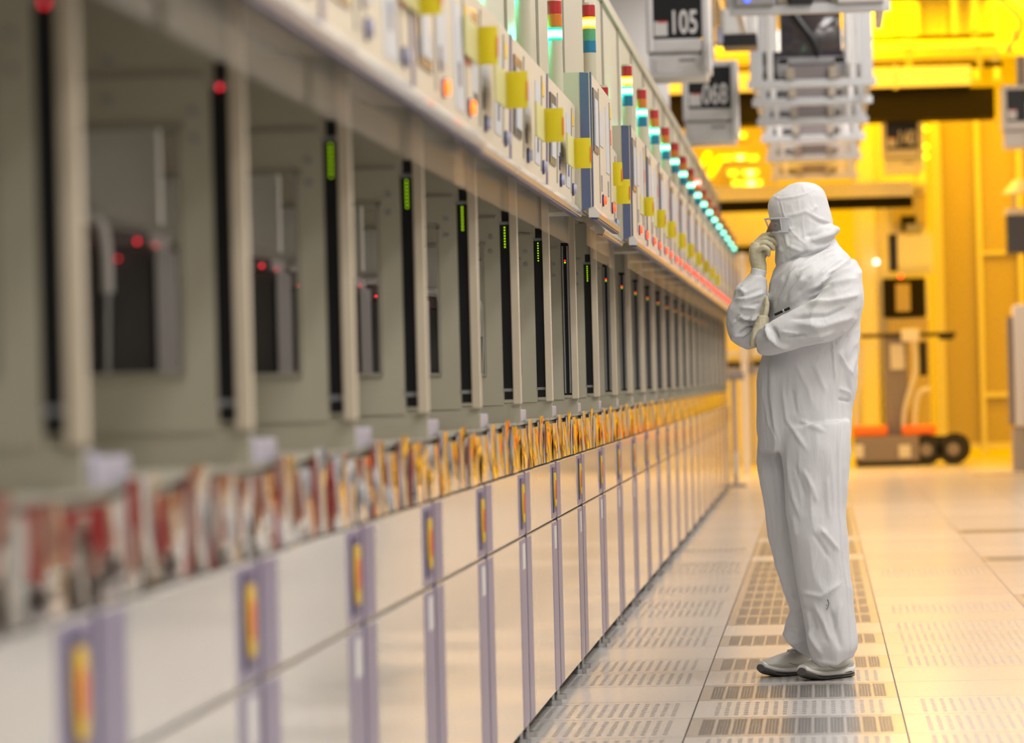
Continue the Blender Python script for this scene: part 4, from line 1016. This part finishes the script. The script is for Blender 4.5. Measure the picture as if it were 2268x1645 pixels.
# --- gloves
def hand(name, palm, fingers, r):
    bm = nb(); loft(bm, dens(palm, 4), 20, 2.3)
    for f in fingers:
        pts = spline([atY(x, y, YP + d) for x, y, d in f[:4]], 5)
        k = len(pts); rad = [r * f[4] * (1.08 - .30 * i / k + .06 * math.sin(i * 1.3)) for i in range(k)]
        rad[-1] *= .8
        tube(bm, pts, rad, 12); ball(bm, pts[-1], rad[-2] * .92, 12)
    me = fuse(bm, .0021, 3)
    V, N = get_np(me); V = V + N * (.0012 * (ridged(V * 60, 21) - .5) + .0009 * (ridged(V * 130, 22) - .5))[:, None]; put_np(me, V)
    return me_obj(name, me, 'glove', person)
hand('glove', [(1682, 604, -.01, 15, .024), (1681, 590, -.01, 16.5, .026), (1677, 570, -.012, 17.5, .032), (1674, 552, -.012, 15, .036), (1677, 539, -.012, 11, .034)],
     [((1674, 540, .012), (1688, 525, .012), (1706, 519, .010), (1722, 524, .006), 1.0), ((1676, 543, -.010), (1692, 529, -.016), (1710, 532, -.016), (1722, 542, -.012), 1.04),
      ((1676, 547, -.028), (1692, 537, -.038), (1706, 541, -.038), (1713, 551, -.032), 1.0), ((1677, 556, -.040), (1690, 548, -.052), (1701, 552, -.050), (1702, 564, -.040), .9),
      ((1686, 572, .016), (1698, 556, .026), (1709, 540, .026), (1719, 530, .020), 1.1)], .0098)
hand('glove', [(1676, 768, -.085, 16, .030), (1678, 752, -.080, 17, .028), (1682, 736, -.075, 17, .026), (1688, 716, -.072, 15, .024), (1691, 700, -.068, 12, .024)],
     [((1692, 712, -.062), (1696, 694, -.062), (1699, 676, -.056), (1698, 660, -.046), .9), ((1689, 710, -.048), (1693, 690, -.044), (1696, 672, -.040), (1694, 656, -.03), .9),
      ((1684, 712, -.036), (1688, 692, -.030), (1690, 674, -.026), (1689, 662, -.02), .9), ((1680, 716, -.026), (1682, 698, -.02), (1684, 684, -.014), (1684, 674, -.01), .85),
      ((1682, 744, -.07), (1686, 732, -.072), (1688, 722, -.068), (1690, 712, -.06), 1.1)], .0102)
# --- knitted cuff above the far sleeve
bm = nb(); loft(bm, dens([(1673, 632, -.01, 21, .036), (1676, 618, -.01, 18.5, .034), (1679, 606, -.01, 17, .031), (1681.5, 596, -.01, 17.5, .031)], 6), 64)
cf = fuse(bm, .003, 1)
V, N = get_np(cf); px = project_np(V); ang = np.arctan2((V[:, 1] - (YP - .01)), V[:, 0] - atY(1678, 610, YP).x)
V = V + N * (.0006 * np.sin(ang * 46))[:, None]; put_np(cf, V); me_obj('cuff', cf, 'cloth', person)
for (x, y, d) in ((1639, 694, -.062), (1664, 702, -.068), (1644, 634, -.045)):
    bm = nb(); p = atY(x, y, YP + d); cyl(bm, p, p + Vector((0, .006, 0)), .0045, n=20); bmesh.ops.translate(bm, vec=-Vector(person.location), verts=bm.verts); obj('snap', bm, 'snap', person, True)
# sleeve flap with snaps, trouser mark
bm = nb()
for pts in (((1833, 1327), (1836, 1336), (1834, 1344), (1830, 1350)), ((1830, 1339), (1832, 1341))):
    tube(bm, [atY(x, y, YP - .117) for x, y in pts], .0009, 6)
bmesh.ops.translate(bm, vec=-Vector(person.location), verts=bm.verts); obj('ink_mark', bm, 'dark', person)
# --- shoes
def shoe(heel, yaw, label=None):
    """local frame: x from heel to toe"""
    t_e = nb()
    prof_ = [(.000, .018, .020, .050), (.012, .028, .012, .070), (.045, .033, .010, .082), (.085, .034, .010, .088), (.120, .036, .010, .080), (.155, .041, .010, .074), (.190, .045, .012, .066), (.220, .043, .017, .059), (.245, .034, .024, .050), (.258, .018, .032, .043)]
    def ring(bm, x, w_, z0, z1, n=24):
        r = []
        for k in range(n):
            a = 2 * math.pi * k / n; c, s_ = math.cos(a), math.sin(a)
            c = math.copysign(abs(c) ** .75, c); s_ = math.copysign(abs(s_) ** .85, s_)
            zz = (z0 + z1) / 2 + s_ * (z1 - z0) / 2
            r.append(bm.verts.new((x, w_ * c * (1 - .22 * max(0, s_)), zz)))
        return r
    def lo(bm, R):
        rr = [ring(bm, *q) for q in R]
        for a, b in zip(rr, rr[1:]):
            for k in range(24): bm.faces.new((a[k], a[(k + 1) % 24], b[(k + 1) % 24], b[k]))
        bm.faces.new(rr[0][::-1]); bm.faces.new(rr[-1])
    def dn(R, k=4):
        R = [R[0]] + list(R) + [R[-1]]; o_ = []
        for i in range(1, len(R) - 2):
            for j in range(k):
                t = j / k; a, b, c, d = R[i - 1:i + 3]
                o_.append([.5 * (2 * b[q] + (c[q] - a[q]) * t + (2 * a[q] - 5 * b[q] + 4 * c[q] - d[q]) * t * t + (3 * b[q] - a[q] - 3 * c[q] + d[q]) * t ** 3) for q in range(4)])
        o_.append(R[-2]); return o_
    root_parts = []
    bm = nb(); lo(bm, dn([(x, w_, z0 + .012, z1) for x, w_, z0, z1 in prof_])); root_parts.append(('upper', bm, 'shoe'))
    bm = nb(); lo(bm, dn([(x - .003 if i == 0 else x + (.004 if i == 9 else 0), w_ + .004, max(.006, z0 - .002), z0 + .022 + (.008 if i < 3 else 0)) for i, (x, w_, z0, z1) in enumerate(prof_)])); root_parts.append(('midsole', bm, 'shoe_white'))
    bm = nb(); lo(bm, dn([(x + (.006 if i == 9 else 0), w_ + .0035, max(0, z0 - .012), max(.009, z0 + (.012 if i >= 8 else 0.001))) for i, (x, w_, z0, z1) in enumerate(prof_)])); root_parts.append(('outsole', bm, 'outsole'))
    bm = nb(); bx(bm, .065, .125, -.014, .014, .072, .086, .006); root_parts.append(('tongue', bm, 'shoe'))
    bm = nb()
    for i in range(5): tube(bm, [(.10 + i * .016, -.022, .082 - i * .006), (.105 + i * .016, 0, .090 - i * .0065), (.10 + i * .016, .022, .082 - i * .006)], .0025, 8)
    root_parts.append(('laces', bm, 'shoe_white'))
    bm = nb()
    for s_ in (-1, 1):
        tube(bm, spline([(.03, s_ * .030, .05), (.07, s_ * .035, .036), (.12, s_ * .037, .034), (.17, s_ * .041, .046), (.20, s_ * .036, .050)]), .0014, 6)
        tube(bm, spline([(.05, s_ * .028, .078), (.09, s_ * .030, .060), (.13, s_ * .031, .062)]), .0012, 6)
    root_parts.append(('stitching', bm, 'shoe_grey'))
    bm = nb(); bx(bm, .03, .11, -.037, .037, .016, .021, .002); root_parts.append(('sole_groove', bm, 'outsole'))
    first = None
    for nm, bm, m_ in root_parts:
        bmesh.ops.scale(bm, vec=(.90, .95, 1.0), verts=bm.verts); bmesh.ops.rotate(bm, cent=(0, 0, 0), matrix=Matrix.Rotation(yaw, 3, 'Z'), verts=bm.verts)
        bmesh.ops.translate(bm, vec=Vector(heel) - Vector(person.location), verts=bm.verts)
        if first is None:
            first = obj('shoe', bm, m_, person, True)
        else: obj(nm, bm, m_, first, True)
    return first
hn = atY(1883, 1494, YP + .08); shoe((hn.x, YP + .10, 0.0), math.radians(180 + 48))
hf = atY(1806, 1480, YP + .27); shoe((hf.x, YP + .275, 0.0), math.radians(180 + 40))
# --- pen in the chest pocket
p0, p1 = atY(1716, 697, YP - .118), atY(1749, 682, YP - .128)
t = thing('pen', 'black pen clipped across the chest pocket of the white coverall', 'pen', p0)
bm = nb(); cyl(bm, (0, 0, 0), (p1 - p0), .0045, n=16); obj('barrel', bm, 'black', t, True)
bm = nb(); q = (p1 - p0); cyl(bm, q * .55, q * .66, .0056, n=16); obj('grip_ring', bm, 'screen', t, True)
bm = nb(); tube(bm, [q * .62 + Vector((0, -.006, .0)), q * .95 + Vector((0, -.007, .002))], .0016, 8); obj('clip', bm, 'black', t, True)
